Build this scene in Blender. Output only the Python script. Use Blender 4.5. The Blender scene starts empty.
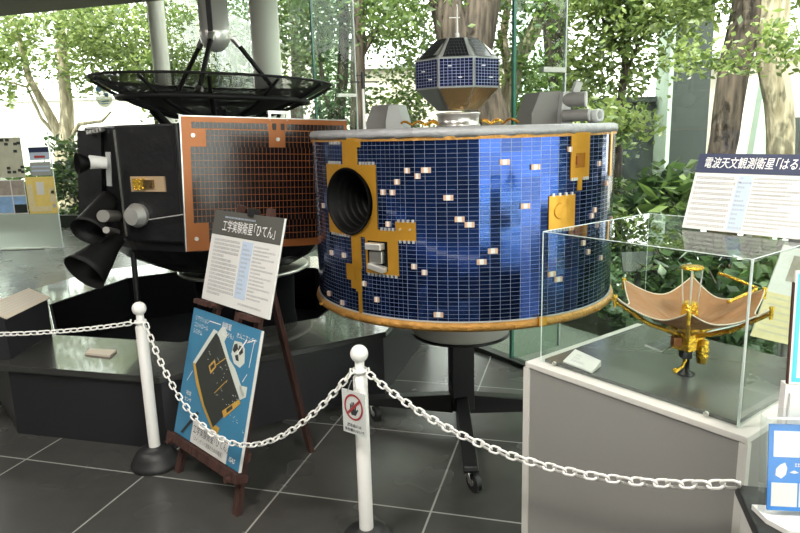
import bpy, bmesh, math, random
import numpy as np
from mathutils import Vector, Matrix
random.seed(7); rng = np.random.default_rng(11)
scn = bpy.context.scene; COL = scn.collection
PI = math.pi; rad = math.radians
# ------------------------------------------------------------------ camera
F = 650.0; PITCH = rad(11.8); ROLL = rad(1.6); H = 1.5
cam = bpy.data.cameras.new('camera'); co = bpy.data.objects.new('camera', cam); COL.objects.link(co)
cam.sensor_width = 36; cam.lens = F/800*36; cam.clip_start = 0.05; cam.clip_end = 300
co.matrix_world = Matrix.Translation((0, 0, H)) @ Matrix.Rotation(rad(90)-PITCH, 4, 'X') @ Matrix.Rotation(-ROLL, 4, 'Z')
scn.camera = co
def ray(x, y):                      # direction seen at a point of the 800x533 frame
    u = (x-400)/F; v = (266.5-y)/F; c, s = math.cos(ROLL), math.sin(ROLL)
    a = u*c+v*s; b = -u*s+v*c
    return a, math.cos(PITCH)+b*math.sin(PITCH), -math.sin(PITCH)+b*math.cos(PITCH)
def aty(x, y, Y):
    a, b, c = ray(x, y); t = Y/b; return Vector((a*t, Y, H+c*t))
def atz(x, y, z):
    a, b, c = ray(x, y); t = (z-H)/c; return Vector((a*t, b*t, z))
# ------------------------------------------------------------------ materials
def newmat(name):
    m = bpy.data.materials.new(name); m.use_nodes = True
    nt = m.node_tree; nt.nodes.clear()
    return m, nt
def N(nt, t, **kw):
    n = nt.nodes.new(t)
    for k, v in kw.items():
        if k.startswith('i_'): n.inputs[k[2:].replace('_', ' ')].default_value = v
        elif k[0] == 'n' and k[1:].isdigit(): n.inputs[int(k[1:])].default_value = v
        else: setattr(n, k, v)
    return n
def L(nt, a, b): nt.links.new(a, b)
def c4(c): return (c[0], c[1], c[2], 1)
def pbr(name, col, rough=.5, metal=0, bump=0, bscale=40, var=0, vscale=8, coat=0, spec=.5, sheen=0):
    m, nt = newmat(name)
    o = N(nt, 'ShaderNodeOutputMaterial'); p = N(nt, 'ShaderNodeBsdfPrincipled')
    p.inputs['Base Color'].default_value = c4(col); p.inputs['Roughness'].default_value = rough
    p.inputs['Metallic'].default_value = metal; p.inputs['Specular IOR Level'].default_value = spec
    p.inputs['Coat Weight'].default_value = coat; p.inputs['Coat Roughness'].default_value = .05
    L(nt, p.outputs[0], o.inputs[0])
    tc = N(nt, 'ShaderNodeTexCoord')
    if bump:
        nz = N(nt, 'ShaderNodeTexNoise'); nz.inputs['Scale'].default_value = bscale; nz.inputs['Detail'].default_value = 4
        L(nt, tc.outputs['Object'], nz.inputs['Vector'])
        b = N(nt, 'ShaderNodeBump'); b.inputs['Strength'].default_value = bump; b.inputs['Distance'].default_value = .02
        L(nt, nz.outputs['Fac'], b.inputs['Height']); L(nt, b.outputs[0], p.inputs['Normal'])
    if var:
        nz = N(nt, 'ShaderNodeTexNoise'); nz.inputs['Scale'].default_value = vscale; nz.inputs['Detail'].default_value = 5
        L(nt, tc.outputs['Object'], nz.inputs['Vector'])
        mx = N(nt, 'ShaderNodeMix', data_type='RGBA')
        mx.inputs[6].default_value = c4([max(0, k*(1-var)) for k in col]); mx.inputs[7].default_value = c4([min(1, k*(1+var)) for k in col])
        L(nt, nz.outputs['Fac'], mx.inputs[0]); L(nt, mx.outputs[2], p.inputs['Base Color'])
    return m
def glassmat(name, tint=(.93, .97, .94), ior=1.45, refl=1.0):
    m, nt = newmat(name)
    o = N(nt, 'ShaderNodeOutputMaterial'); tr = N(nt, 'ShaderNodeBsdfTransparent'); gl = N(nt, 'ShaderNodeBsdfGlossy')
    tr.inputs[0].default_value = c4(tint); gl.inputs['Roughness'].default_value = .01
    fr = N(nt, 'ShaderNodeFresnel'); fr.inputs['IOR'].default_value = ior
    mu = N(nt, 'ShaderNodeMath', operation='MULTIPLY'); mu.inputs[1].default_value = refl
    ge = N(nt, 'ShaderNodeNewGeometry'); ft = N(nt, 'ShaderNodeMath', operation='SUBTRACT'); ft.inputs[0].default_value = 1; L(nt, ge.outputs['Backfacing'], ft.inputs[1])
    m1 = N(nt, 'ShaderNodeMath', operation='MULTIPLY'); L(nt, fr.outputs[0], m1.inputs[0]); L(nt, ft.outputs[0], m1.inputs[1])
    L(nt, m1.outputs[0], mu.inputs[0])      # the two faces of a pane mirror once, at the face turned to the viewer
    mx = N(nt, 'ShaderNodeMixShader'); L(nt, mu.outputs[0], mx.inputs[0]); L(nt, tr.outputs[0], mx.inputs[1]); L(nt, gl.outputs[0], mx.inputs[2])
    L(nt, mx.outputs[0], o.inputs[0]); return m
def leafmat(name, c0, c1):
    m, nt = newmat(name)
    o = N(nt, 'ShaderNodeOutputMaterial'); g = N(nt, 'ShaderNodeNewGeometry'); rp = N(nt, 'ShaderNodeValToRGB')
    rp.color_ramp.elements[0].color = c4(c0); rp.color_ramp.elements[1].color = c4(c1)
    L(nt, g.outputs['Random Per Island'], rp.inputs[0])
    d = N(nt, 'ShaderNodeBsdfDiffuse'); t = N(nt, 'ShaderNodeBsdfTranslucent'); gl = N(nt, 'ShaderNodeBsdfGlossy'); gl.inputs['Roughness'].default_value = .35
    L(nt, rp.outputs[0], d.inputs[0]); L(nt, rp.outputs[0], t.inputs[0])
    mx = N(nt, 'ShaderNodeMixShader'); mx.inputs[0].default_value = .5; L(nt, d.outputs[0], mx.inputs[1]); L(nt, t.outputs[0], mx.inputs[2])
    m2 = N(nt, 'ShaderNodeMixShader'); m2.inputs[0].default_value = .06; L(nt, mx.outputs[0], m2.inputs[1]); L(nt, gl.outputs[0], m2.inputs[2])
    L(nt, m2.outputs[0], o.inputs[0]); return m
def meshmat(name, alpha, col):
    m, nt = newmat(name)
    o = N(nt, 'ShaderNodeOutputMaterial'); tr = N(nt, 'ShaderNodeBsdfTransparent'); d = N(nt, 'ShaderNodeBsdfPrincipled')
    d.inputs['Base Color'].default_value = c4(col); d.inputs['Roughness'].default_value = .6
    mx = N(nt, 'ShaderNodeMixShader'); mx.inputs[0].default_value = alpha
    L(nt, tr.outputs[0], mx.inputs[1]); L(nt, d.outputs[0], mx.inputs[2]); L(nt, mx.outputs[0], o.inputs[0]); return m
def gridmat(name, cell, line, lw_u, lw_v, metal=.6, rough=.12, var=.35, coat=.6, line_metal=0., fu=1, fv=1):
    """cells of a solar array: one cell per unit of UV"""
    m, nt = newmat(name)
    o = N(nt, 'ShaderNodeOutputMaterial'); p = N(nt, 'ShaderNodeBsdfPrincipled'); L(nt, p.outputs[0], o.inputs[0])
    uv = N(nt, 'ShaderNodeUVMap'); sp = N(nt, 'ShaderNodeSeparateXYZ'); L(nt, uv.outputs[0], sp.inputs[0])
    def edge(out, lw):
        fr = N(nt, 'ShaderNodeMath', operation='FRACT'); L(nt, out, fr.inputs[0])
        lt = N(nt, 'ShaderNodeMath', operation='LESS_THAN'); L(nt, fr.outputs[0], lt.inputs[0]); lt.inputs[1].default_value = lw
        return lt.outputs[0]
    a = edge(sp.outputs[0], lw_u); b = edge(sp.outputs[1], lw_v)
    mxm = N(nt, 'ShaderNodeMath', operation='MAXIMUM'); L(nt, a, mxm.inputs[0]); L(nt, b, mxm.inputs[1])
    fl = N(nt, 'ShaderNodeVectorMath', operation='FLOOR'); dv = N(nt, 'ShaderNodeVectorMath', operation='MULTIPLY'); dv.inputs[1].default_value = (fu, fv, 1)
    L(nt, uv.outputs[0], dv.inputs[0]); L(nt, dv.outputs[0], fl.inputs[0])
    wn = N(nt, 'ShaderNodeTexWhiteNoise'); L(nt, fl.outputs[0], wn.inputs['Vector'])
    mc = N(nt, 'ShaderNodeMix', data_type='RGBA'); mc.inputs[6].default_value = c4([k*(1-var) for k in cell]); mc.inputs[7].default_value = c4([k*(1+var) for k in cell])
    L(nt, wn.outputs['Value'], mc.inputs[0])
    m2 = N(nt, 'ShaderNodeMix', data_type='RGBA'); L(nt, mxm.outputs[0], m2.inputs[0]); L(nt, mc.outputs[2], m2.inputs[6]); m2.inputs[7].default_value = c4(line)
    L(nt, m2.outputs[2], p.inputs['Base Color'])
    me = N(nt, 'ShaderNodeMix', data_type='FLOAT'); L(nt, mxm.outputs[0], me.inputs[0]); me.inputs[2].default_value = metal; me.inputs[3].default_value = line_metal
    L(nt, me.outputs[0], p.inputs['Metallic']); p.inputs['Roughness'].default_value = rough; p.inputs['Coat Weight'].default_value = coat; p.inputs['Coat Roughness'].default_value = .03
    return m
def tilemat(name, ang, ox, oy, size):
    m, nt = newmat(name)
    o = N(nt, 'ShaderNodeOutputMaterial'); p = N(nt, 'ShaderNodeBsdfPrincipled'); L(nt, p.outputs[0], o.inputs[0])
    g = N(nt, 'ShaderNodeNewGeometry'); mp = N(nt, 'ShaderNodeMapping', vector_type='TEXTURE')
    mp.inputs['Location'].default_value = (ox, oy, 0); mp.inputs['Rotation'].default_value = (0, 0, ang); mp.inputs['Scale'].default_value = (size, size, 1)
    L(nt, g.outputs['Position'], mp.inputs[0]); sp = N(nt, 'ShaderNodeSeparateXYZ'); L(nt, mp.outputs[0], sp.inputs[0])
    es = []
    for k in (0, 1):
        fr = N(nt, 'ShaderNodeMath', operation='FRACT'); L(nt, sp.outputs[k], fr.inputs[0])
        lt = N(nt, 'ShaderNodeMath', operation='LESS_THAN'); L(nt, fr.outputs[0], lt.inputs[0]); lt.inputs[1].default_value = .012; es.append(lt.outputs[0])
    mxm = N(nt, 'ShaderNodeMath', operation='MAXIMUM'); L(nt, es[0], mxm.inputs[0]); L(nt, es[1], mxm.inputs[1])
    zf = N(nt, 'ShaderNodeVectorMath', operation='MULTIPLY'); zf.inputs[1].default_value = (1, 1, 0); L(nt, mp.outputs[0], zf.inputs[0])
    fl = N(nt, 'ShaderNodeVectorMath', operation='FLOOR'); L(nt, zf.outputs[0], fl.inputs[0])
    wn = N(nt, 'ShaderNodeTexWhiteNoise'); L(nt, fl.outputs[0], wn.inputs['Vector'])
    nz = N(nt, 'ShaderNodeTexNoise'); nz.inputs['Scale'].default_value = 9; nz.inputs['Detail'].default_value = 8; L(nt, g.outputs['Position'], nz.inputs['Vector'])
    ad = N(nt, 'ShaderNodeMath', operation='ADD'); L(nt, wn.outputs['Value'], ad.inputs[0]); L(nt, nz.outputs['Fac'], ad.inputs[1])
    hf = N(nt, 'ShaderNodeMath', operation='MULTIPLY'); L(nt, ad.outputs[0], hf.inputs[0]); hf.inputs[1].default_value = .5
    mc = N(nt, 'ShaderNodeMix', data_type='RGBA'); mc.inputs[6].default_value = (.044, .044, .041, 1); mc.inputs[7].default_value = (.078, .077, .071, 1); L(nt, hf.outputs[0], mc.inputs[0])
    m2 = N(nt, 'ShaderNodeMix', data_type='RGBA'); L(nt, mxm.outputs[0], m2.inputs[0]); L(nt, mc.outputs[2], m2.inputs[6]); m2.inputs[7].default_value = (.32, .32, .30, 1)
    L(nt, m2.outputs[2], p.inputs['Base Color'])
    n2 = N(nt, 'ShaderNodeTexNoise'); n2.inputs['Scale'].default_value = 3; n2.inputs['Detail'].default_value = 2; L(nt, g.outputs['Position'], n2.inputs['Vector'])
    mr = N(nt, 'ShaderNodeMapRange'); mr.inputs['To Min'].default_value = .20; mr.inputs['To Max'].default_value = .32; L(nt, n2.outputs['Fac'], mr.inputs[0]); L(nt, mr.outputs[0], p.inputs['Roughness'])
    return m
def barkmat(name, c0, c1):
    m, nt = newmat(name)
    o = N(nt, 'ShaderNodeOutputMaterial'); p = N(nt, 'ShaderNodeBsdfPrincipled'); L(nt, p.outputs[0], o.inputs[0]); p.inputs['Roughness'].default_value = .9
    tc = N(nt, 'ShaderNodeTexCoord'); mp = N(nt, 'ShaderNodeMapping'); mp.inputs['Scale'].default_value = (14, 14, 2.2); L(nt, tc.outputs['Object'], mp.inputs[0])
    nz = N(nt, 'ShaderNodeTexNoise'); nz.inputs['Scale'].default_value = 1.6; nz.inputs['Detail'].default_value = 6; L(nt, mp.outputs[0], nz.inputs['Vector'])
    rp = N(nt, 'ShaderNodeValToRGB'); rp.color_ramp.elements[0].position = .35; rp.color_ramp.elements[1].position = .65
    rp.color_ramp.elements[0].color = c4(c0); rp.color_ramp.elements[1].color = c4(c1); L(nt, nz.outputs['Fac'], rp.inputs[0]); L(nt, rp.outputs[0], p.inputs['Base Color'])
    b = N(nt, 'ShaderNodeBump'); b.inputs['Strength'].default_value = .8; b.inputs['Distance'].default_value = .03; L(nt, nz.outputs['Fac'], b.inputs['Height']); L(nt, b.outputs[0], p.inputs['Normal'])
    return m
M = {}
M['blue_cells'] = gridmat('blue_cells', (.012, .042, .19), (.17, .20, .29), .042, .075, metal=.92, rough=.12, coat=.4, fu=.5, fv=.18, var=.3)
M['mini_cells'] = gridmat('mini_cells', (.012, .02, .11), (.32, .35, .45), .09, .11, metal=.6, rough=.2, coat=.5)
M['dark_cells'] = gridmat('dark_cells', (.012, .014, .02), (.16, .17, .17), .06, .04, metal=.3, rough=.25, coat=.5)
M['brown_cells'] = gridmat('brown_cells', (.012, .008, .008), (.26, .085, .026), .095, .075, metal=.1, rough=.2, coat=.12)
M['model_cells'] = gridmat('model_cells', (.012, .014, .03), (.16, .17, .2), .04, .06, metal=.1, rough=.3, coat=.1)
M['copper'] = pbr('orange_copper', (.35, .115, .03), .35, .35, .05, 120)
M['gold'] = pbr('gold_foil', (.62, .31, .035), .30, .55, .12, 30, .12, 6)
M['gold_dark'] = pbr('gold_foil_shaded', (.40, .17, .02), .35, .6, .1, 30)  # darker copy of the gold foil: recess shade put into the colour
M['gold_ring'] = pbr('amber_foil_band', (.46, .23, .05), .42, .35, .5, 60, .35, 25)
M['gold_model'] = pbr('crinkled_gold', (.85, .52, .06), .22, .85, .6, 90)
M['bronze'] = pbr('bronze_foil', (.36, .24, .11), .22, .85, .35, 28, .25, 10)
M['silver_fabric'] = pbr('silver_grey_blanket', (.34, .34, .35), .5, .25, .5, 22, .12, 14)
M['foil_reflection'] = pbr('grey_green_foil_reflection', (.20, .22, .20), .3, .7, .1, 30)  # the orbiter foil with a grey-green reflection put into its colour
M['steel'] = pbr('brushed_steel', (.62, .60, .57), .32, .9, .05, 150)
M['ring_steel'] = pbr('bright_brushed_steel', (.66, .63, .58), .3, .45, .03, 150)
M['alu'] = pbr('pale_aluminium', (.74, .73, .70), .38, .7, .03, 80)
M['grey_paint'] = pbr('mid_grey_paint', (.17, .165, .155), .55, 0, .03, 60)
M['grey_light'] = pbr('light_grey_paint', (.42, .43, .42), .5, 0, .03, 60)
M['grey_frame'] = pbr('grey_frame', (.40, .42, .40), .45, .3)
M['black'] = pbr('black_paint', (.012, .012, .013), .38, 0, .03, 60)
M['black_matte'] = pbr('matte_black', (.005, .005, .006), .9, 0, spec=.08)
M['black_mli'] = pbr('black_blanket', (.013, .013, .015), .42, 0, .55, 9, .2, 6, coat=.15)
M['carbon'] = pbr('black_carbon', (.009, .009, .009), .55, 0, .05, 200, spec=.25)
M['dish_mesh'] = meshmat('black_mesh_fabric', .78, (.02, .02, .02))
_n = M['dish_mesh'].node_tree; _mx = [k for k in _n.nodes if k.type == 'MIX_SHADER'][0]      # a woven mesh closes up at a slant
_lw = N(_n, 'ShaderNodeLayerWeight'); _lw.inputs[0].default_value = .5; _mr = N(_n, 'ShaderNodeMapRange')
for _k, _v in (('From Min', .30), ('From Max', .90), ('To Min', .68), ('To Max', .96)): _mr.inputs[_k].default_value = _v
L(_n, _lw.outputs['Facing'], _mr.inputs[0]); L(_n, _mr.outputs[0], _mx.inputs[0])
M['plinth_top'] = pbr('black_laminate_top', (.045, .045, .043), .25, 0, 0, 120, .2, 3, coat=.7)
M['plinth_side'] = pbr('charcoal_laminate', (.022, .022, .025), .4, 0, .02, 90)
M['rubber'] = pbr('black_rubber', (.016, .016, .017), .5, 0, .05, 40)
M['white_plastic'] = pbr('white_plastic', (.82, .80, .77), .35, 0, 0)
M['white_paint'] = pbr('white_paint', (.74, .73, .71), .5)
M['paper'] = pbr('white_paper', (.71, .70, .675), .6)
M['paper_warm'] = pbr('cream_paper', (.66, .58, .47), .6)
M['paper_yellow'] = pbr('straw_paper', (.72, .62, .36), .6, 0, 0, 40, .12, 20)
M['header_grey'] = pbr('dark_olive_grey_print', (.085, .083, .072), .6)
M['header_navy'] = pbr('navy_print', (.012, .022, .075), .5)
M['pale_blue'] = pbr('pale_blue_print', (.50, .60, .74), .6)
M['ink'] = pbr('grey_ink', (.43, .43, .44), .7)
M['pale_copper'] = pbr('pale_copper', (.62, .40, .28), .4, .2)
M['ink_dark'] = pbr('black_ink', (.04, .04, .045), .7)
M['ink_white'] = pbr('white_ink', (.85, .85, .84), .6)
M['poster_blue'] = pbr('poster_blue', (.05, .21, .36), .5, 0, 0, 40, .08, 3)
M['leaflet_blue'] = pbr('leaflet_blue', (.03, .20, .60), .4)
M['teal'] = pbr('teal_print', (.08, .50, .60), .45)
M['pic_white'] = pbr('printed_off_white', (.62, .66, .60), .6)
M['pic_dark'] = pbr('printed_dark_panel', (.032, .036, .032), .5)
M['pic_gold'] = pbr('printed_gold', (.55, .33, .06), .5)
M['pic_sky'] = pbr('printed_sky_photo', (.25, .42, .66), .6, 0, 0, 40, .5, 9)
M['pic_earth'] = pbr('printed_brown_photo', (.35, .31, .26), .6, 0, 0, 40, .6, 12)
M['pic_yellow'] = pbr('printed_yellow', (.80, .62, .18), .6, 0, 0, 40, .15, 14)
M['pic_map'] = pbr('printed_map', (.50, .50, .38), .6, 0, 0, 40, .3, 7)
M['red'] = pbr('red_print', (.42, .05, .05), .5)
M['wood'] = barkmat('dark_red_brown_wood', (.035, .012, .009), (.07, .026, .018)); 
M['case_grey'] = pbr('grey_laminate', (.27, .265, .25), .45, 0, .02, 70, .08, 2)
M['case_edge'] = pbr('off_white_edge', (.62, .60, .56), .45)
M['case_board'] = pbr('dark_satin_board', (.085, .087, .085), .2, 0, 0, spec=.7)
M['glass'] = glassmat('clear_glass')
M['glass_case'] = glassmat('case_glass', (.955, .98, .965))
M['glass_fin'] = glassmat('green_glass', (.84, .92, .87), 1.45)
M['glass_edge'] = pbr('glass_edge_green', (.05, .16, .12), .2)
M['case_glint'] = pbr('painted_edge_glint', (.60, .68, .64), .2, 0, 0)  # opaque pale colour paints the glint along glass edges
M['acrylic'] = glassmat('acrylic', (.97, .98, .98), 1.35)
M['frosted'] = meshmat('frosted_film', .55, (.55, .62, .55))
M['column'] = pbr('off_white_column', (.66, .64, .58), .45, 0, .02, 30)
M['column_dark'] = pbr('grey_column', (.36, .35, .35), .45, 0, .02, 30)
M['ceiling'] = pbr('beige_ceiling', (.25, .24, .20), .8)
M['wall'] = pbr('warm_grey_wall', (.28, .27, .25), .8)
M['frame_dark'] = pbr('dark_window_frame', (.03, .035, .032), .4)
M['floor'] = tilemat('slate_tile', rad(-15.5), -1.19, 2.705, .665)
M['terrace'] = pbr('pale_paving', (.66, .65, .62), .8, 0, .02, 20, .06, 2)
M['soil'] = pbr('garden_soil', (.060, .058, .036), .95, 0, .6, 6, .4, 2)
M['gravel'] = pbr('grey_green_gravel', (.20, .22, .18), .9, 0, 1.0, 120, .7, 60)
M['bldg'] = pbr('pale_render_wall', (.72, .70, .64), .8, 0, .02, 5, .06, 2)
M['bldg_beige'] = pbr('beige_render_wall', (.62, .56, .47), .8, 0, .02, 5, .06, 2)
M['slate'] = pbr('dark_slate_cladding', (.020, .027, .023), .55, 0, .05, 6, .2, 3)
M['stone'] = pbr('pale_green_stone', (.36, .45, .38), .7, 0, .1, 8, .2, 4)
M['bark'] = barkmat('brown_bark', (.030, .022, .017), (.115, .085, .065))
M['bark_light'] = barkmat('grey_tan_bark', (.14, .11, .075), (.42, .34, .24))
M['bark_pale'] = barkmat('pale_bark', (.24, .20, .13), (.50, .43, .32))
M['leaf_a'] = leafmat('mid_green_leaves', (.045, .085, .022), (.20, .28, .075))
M['leaf_b'] = leafmat('fresh_green_leaves', (.07, .12, .028), (.32, .39, .12))
M['leaf_c'] = leafmat('deep_green_leaves', (.022, .050, .016), (.10, .165, .05))
M['leaf_d'] = leafmat('blue_green_leaves', (.035, .075, .03), (.13, .20, .085))
M['dish_cloth'] = pbr('brown_mesh_cloth', (.33, .165, .075), .7, 0, .5, 18, .2, 10)
M['lens'] = pbr('lens_black', (.004, .004, .004), .5, 0, spec=.12)
M['beige_box'] = pbr('beige_painted_recess', (.50, .36, .22), .5)
M['sticker'] = meshmat('pale_yellow_sticker', .55, (.80, .78, .50))
M['lamp'] = pbr('fill_lamp_housing', (.6, .6, .58), .5)
# ------------------------------------------------------------------ mesh helpers
class MB:
    def __init__(s): s.v = []; s.f = []; s.uv = None; s.sm = []
    def add(s, vs, fs, smooth=False):
        o = len(s.v); s.v += [tuple(v) for v in vs]; s.f += [tuple(i+o for i in f) for f in fs]; s.sm += [smooth]*len(fs); return s
    def box(s, c, sz, R=None):
        c = Vector(c); hx, hy, hz = sz[0]/2, sz[1]/2, sz[2]/2; R = R or Matrix.Identity(3)
        vs = [c+R @ Vector((a*hx, b*hy, d*hz)) for a in (-1, 1) for b in (-1, 1) for d in (-1, 1)]
        return s.add(vs, [(0, 1, 3, 2), (4, 6, 7, 5), (0, 4, 5, 1), (2, 3, 7, 6), (0, 2, 6, 4), (1, 5, 7, 3)])
    def bar(s, p0, p1, w, d, up=(0, 0, 1)):
        p0, p1 = Vector(p0), Vector(p1); z = (p1-p0); l = z.length; z.normalize(); u = Vector(up)
        if abs(u.dot(z)) > .98: u = Vector((0, 1, 0))
        x = u.cross(z).normalized(); y = z.cross(x)
        return s.box((p0+p1)/2, (w, d, l), Matrix((x, y, z)).transposed())
    def cyl(s, p0, p1, r0, r1=None, n=20, caps=True, smooth=True):
        r1 = r0 if r1 is None else r1; p0, p1 = Vector(p0), Vector(p1); z = (p1-p0).normalized()
        u = Vector((0, 0, 1)) if abs(z.z) < .9 else Vector((1, 0, 0)); x = u.cross(z).normalized(); y = z.cross(x)
        ring = lambda p, r: [p+(x*math.cos(2*PI*i/n)+y*math.sin(2*PI*i/n))*r for i in range(n)]
        s.add(ring(p0, r0)+ring(p1, r1), [(i, (i+1) % n, n+(i+1) % n, n+i) for i in range(n)], smooth)
        if caps:
            if r0 > 0: s.add(ring(p0, r0), [tuple(reversed(range(n)))])
            if r1 > 0: s.add(ring(p1, r1), [tuple(range(n))])
        return s
    def lathe(s, prof, o, n=32, R=None, smooth=True, a0=0, a1=2*PI):
        o = Vector(o); R = R or Matrix.Identity(3); full = abs(a1-a0-2*PI) < 1e-6; k = n if full else n+1
        vs = [o+R @ Vector((r*math.cos(a0+(a1-a0)*i/n), r*math.sin(a0+(a1-a0)*i/n), z)) for r, z in prof for i in range(k)]
        fs = []
        for j in range(len(prof)-1):
            for i in range(n):
                q = (i+1) % k if full else i+1
                fs.append((j*k+i, j*k+q, (j+1)*k+q, (j+1)*k+i))
        return s.add(vs, fs, smooth)
    def sphere(s, c, r, n=20, m=12, sz=1):
        return s.lathe([(max(1e-5, r*math.sin(PI*j/m)), -r*sz*math.cos(PI*j/m)) for j in range(m+1)], c, n)
    def tube(s, pts, r, n=8, r1=None):
        pts = [Vector(p) for p in pts]; k = len(pts); vs = []; x = None
        for i, p in enumerate(pts):
            t = (pts[min(i+1, k-1)]-pts[max(i-1, 0)]).normalized()
            if x is None:
                u = Vector((0, 0, 1)) if abs(t.z) < .9 else Vector((1, 0, 0)); x = u.cross(t).normalized()
            else: x = (x-t*x.dot(t)).normalized()
            y = t.cross(x); rr = r if r1 is None else r+(r1-r)*i/(k-1)
            if callable(r): rr = r(i/(k-1))
            vs += [p+(x*math.cos(2*PI*j/n)+y*math.sin(2*PI*j/n))*rr for j in range(n)]
        fs = [(i*n+j, i*n+(j+1) % n, (i+1)*n+(j+1) % n, (i+1)*n+j) for i in range(k-1) for j in range(n)]
        s.add(vs, fs, True)
        s.add(vs[:n], [tuple(reversed(range(n)))]); s.add(vs[-n:], [tuple(range(n))]); return s
    def prism(s, poly, z0, z1, top=True, bottom=True):
        n = len(poly); vs = [(p[0], p[1], z0) for p in poly]+[(p[0], p[1], z1) for p in poly]
        fs = [(i, (i+1) % n, n+(i+1) % n, n+i) for i in range(n)]
        if top: fs.append(tuple(range(n, 2*n)))
        if bottom: fs.append(tuple(reversed(range(n))))
        return s.add(vs, fs)
    def slab(s, fr, pts, d0, d1):     # polygon pts (u,v) in frame fr=(origin, eu, ev, en), extruded along en
        o, eu, ev, en = fr; n = len(pts)
        vs = [o+eu*p[0]+ev*p[1]+en*d0 for p in pts]+[o+eu*p[0]+ev*p[1]+en*d1 for p in pts]
        return s.add(vs, [(i, (i+1) % n, n+(i+1) % n, n+i) for i in range(n)]+[tuple(range(n, 2*n)), tuple(reversed(range(n)))])
    def rect(s, fr, u0, u1, v0, v1, d0, d1): return s.slab(fr, [(u0, v0), (u1, v0), (u1, v1), (u0, v1)], d0, d1)
WL = {}
def put(o, loc, parent):
    loc = Vector(loc); o.location = loc; WL[o.name] = loc
    if parent is not None:
        o.parent = parent; o.matrix_parent_inverse = Matrix.Translation(-WL[parent.name])
def obj(name, mb, mat, parent=None, label=None, cat=None, group=None, kind=None, base=False, bevel=0):
    v = np.array(mb.v, dtype=float); lo = v.min(0); hi = v.max(0); c = (lo+hi)/2
    if base: c[2] = lo[2]
    me = bpy.data.meshes.new(name); me.from_pydata((v-c).tolist(), [], mb.f); me.update()
    me.polygons.foreach_set('use_smooth', mb.sm)
    if mb.uv:
        l = me.uv_layers.new(name='UVMap'); l.data.foreach_set('uv', [k for p in mb.uv for k in p])
    me.materials.append(mat if not isinstance(mat, str) else M[mat])
    bm = bmesh.new(); bm.from_mesh(me)
    if mb.uv is None: bmesh.ops.recalc_face_normals(bm, faces=bm.faces)
    bm.to_mesh(me); bm.free()
    o = bpy.data.objects.new(name, me); COL.objects.link(o); put(o, c, parent)
    if bevel:
        b = o.modifiers.new('bevel', 'BEVEL'); b.width = bevel; b.segments = 2; b.limit_method = 'ANGLE'
    tag(o, label, cat, group, kind); return o
def tag(o, label=None, cat=None, group=None, kind=None):
    if label: o['label'] = label
    if cat: o['category'] = cat
    if group: o['group'] = group
    if kind: o['kind'] = kind
def thing(name, loc, label, cat, group=None):
    o = bpy.data.objects.new(name, None); COL.objects.link(o); o.empty_display_size = .1
    put(o, loc, None); tag(o, label, cat, group); return o
def struct(name, mb, mat): return obj(name, mb, mat, kind='structure')
def frame(o, eu, ev):
    eu = Vector(eu).normalized(); ev = Vector(ev).normalized(); return (Vector(o), eu, ev, eu.cross(ev).normalized())
def at(fr, u, v, d=0): return fr[0]+fr[1]*u+fr[2]*v+fr[3]*d
def text_mb(lines):     # lines: (string, size, u, v, align, xscale, shear) in frame
    pass
def lettering(name, items, fr, d, mat, parent):
    """real text set in the built-in font, turned into one flat mesh"""
    mb = MB()
    for it in items:
        s, size, u, v = it[:4]; al = it[4] if len(it) > 4 else 'LEFT'; sx = it[5] if len(it) > 5 else 1; bold = it[6] if len(it) > 6 else 0; shear = it[7] if len(it) > 7 else 0
        cu = bpy.data.curves.new('t', 'FONT'); cu.body = s; cu.size = size; cu.align_x = al; cu.offset = bold*size; cu.shear = shear; cu.resolution_u = 2
        to = bpy.data.objects.new('t', cu); COL.objects.link(to); dg = bpy.context.evaluated_depsgraph_get()
        me = bpy.data.meshes.new_from_object(to.evaluated_get(dg))
        vs = [at(fr, u+p.co.x*sx, v+p.co.y, d) for p in me.vertices]
        mb.add(vs, [tuple(p.vertices) for p in me.polygons])
        bpy.data.objects.remove(to); bpy.data.meshes.remove(me); bpy.data.curves.remove(cu)
    if not mb.v: return None
    return obj(name, mb, mat, parent)
def dashes(fr, u0, u1, v0, v1, rows, h, d, seed=0, cell=.011, full=.9):
    """rows of illegibly small print: short strokes of ink"""
    r = random.Random(seed); mb = MB()
    for i in range(rows):
        v = v1-(i+.5)*(v1-v0)/rows; u = u0; end = u0+(u1-u0)*(1 if r.random() < full else r.uniform(.3, .8))
        while u < end:
            w = cell*r.uniform(.35, .8)
            for q in range(2):
                vv = v+(q-.5)*h*.55
                mb.add([at(fr, u, vv-h*.17, d), at(fr, u+w, vv-h*.17, d), at(fr, u+w, vv+h*.17, d), at(fr, u, vv+h*.17, d)], [(0, 1, 2, 3)])
            u += w+cell*.3
    return mb
# ------------------------------------------------------------------ setting
WD = Vector((.55, -.835, 0)).normalized(); WN = Vector((.835, .55, 0)).normalized()   # long glass wall: direction and outward normal
W0 = Vector((.71, 4.03, 0))
def wp(t, out=0, z=0): return W0+WD*t+WN*out+Vector((0, 0, z))
LD = Vector((-.966, .26, 0)).normalized(); LN = Vector((.26, .966, 0)).normalized()   # window wall on the far left
CORNER = wp(-8.25); 
def lp(s, out=0, z=0): return CORNER+LD*s+LN*out+Vector((0, 0, z))
RIGHT_END = wp(6.2); LEFT_X = -9.0
lcor = lp((CORNER.x-LEFT_X)/.966)
room = [(LEFT_X, -2.6), (RIGHT_END.x, -2.6), (RIGHT_END.x, RIGHT_END.y), (CORNER.x, CORNER.y), (LEFT_X, lcor.y)]
struct('floor', MB().prism(room, -.06, 0), 'floor')
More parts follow.
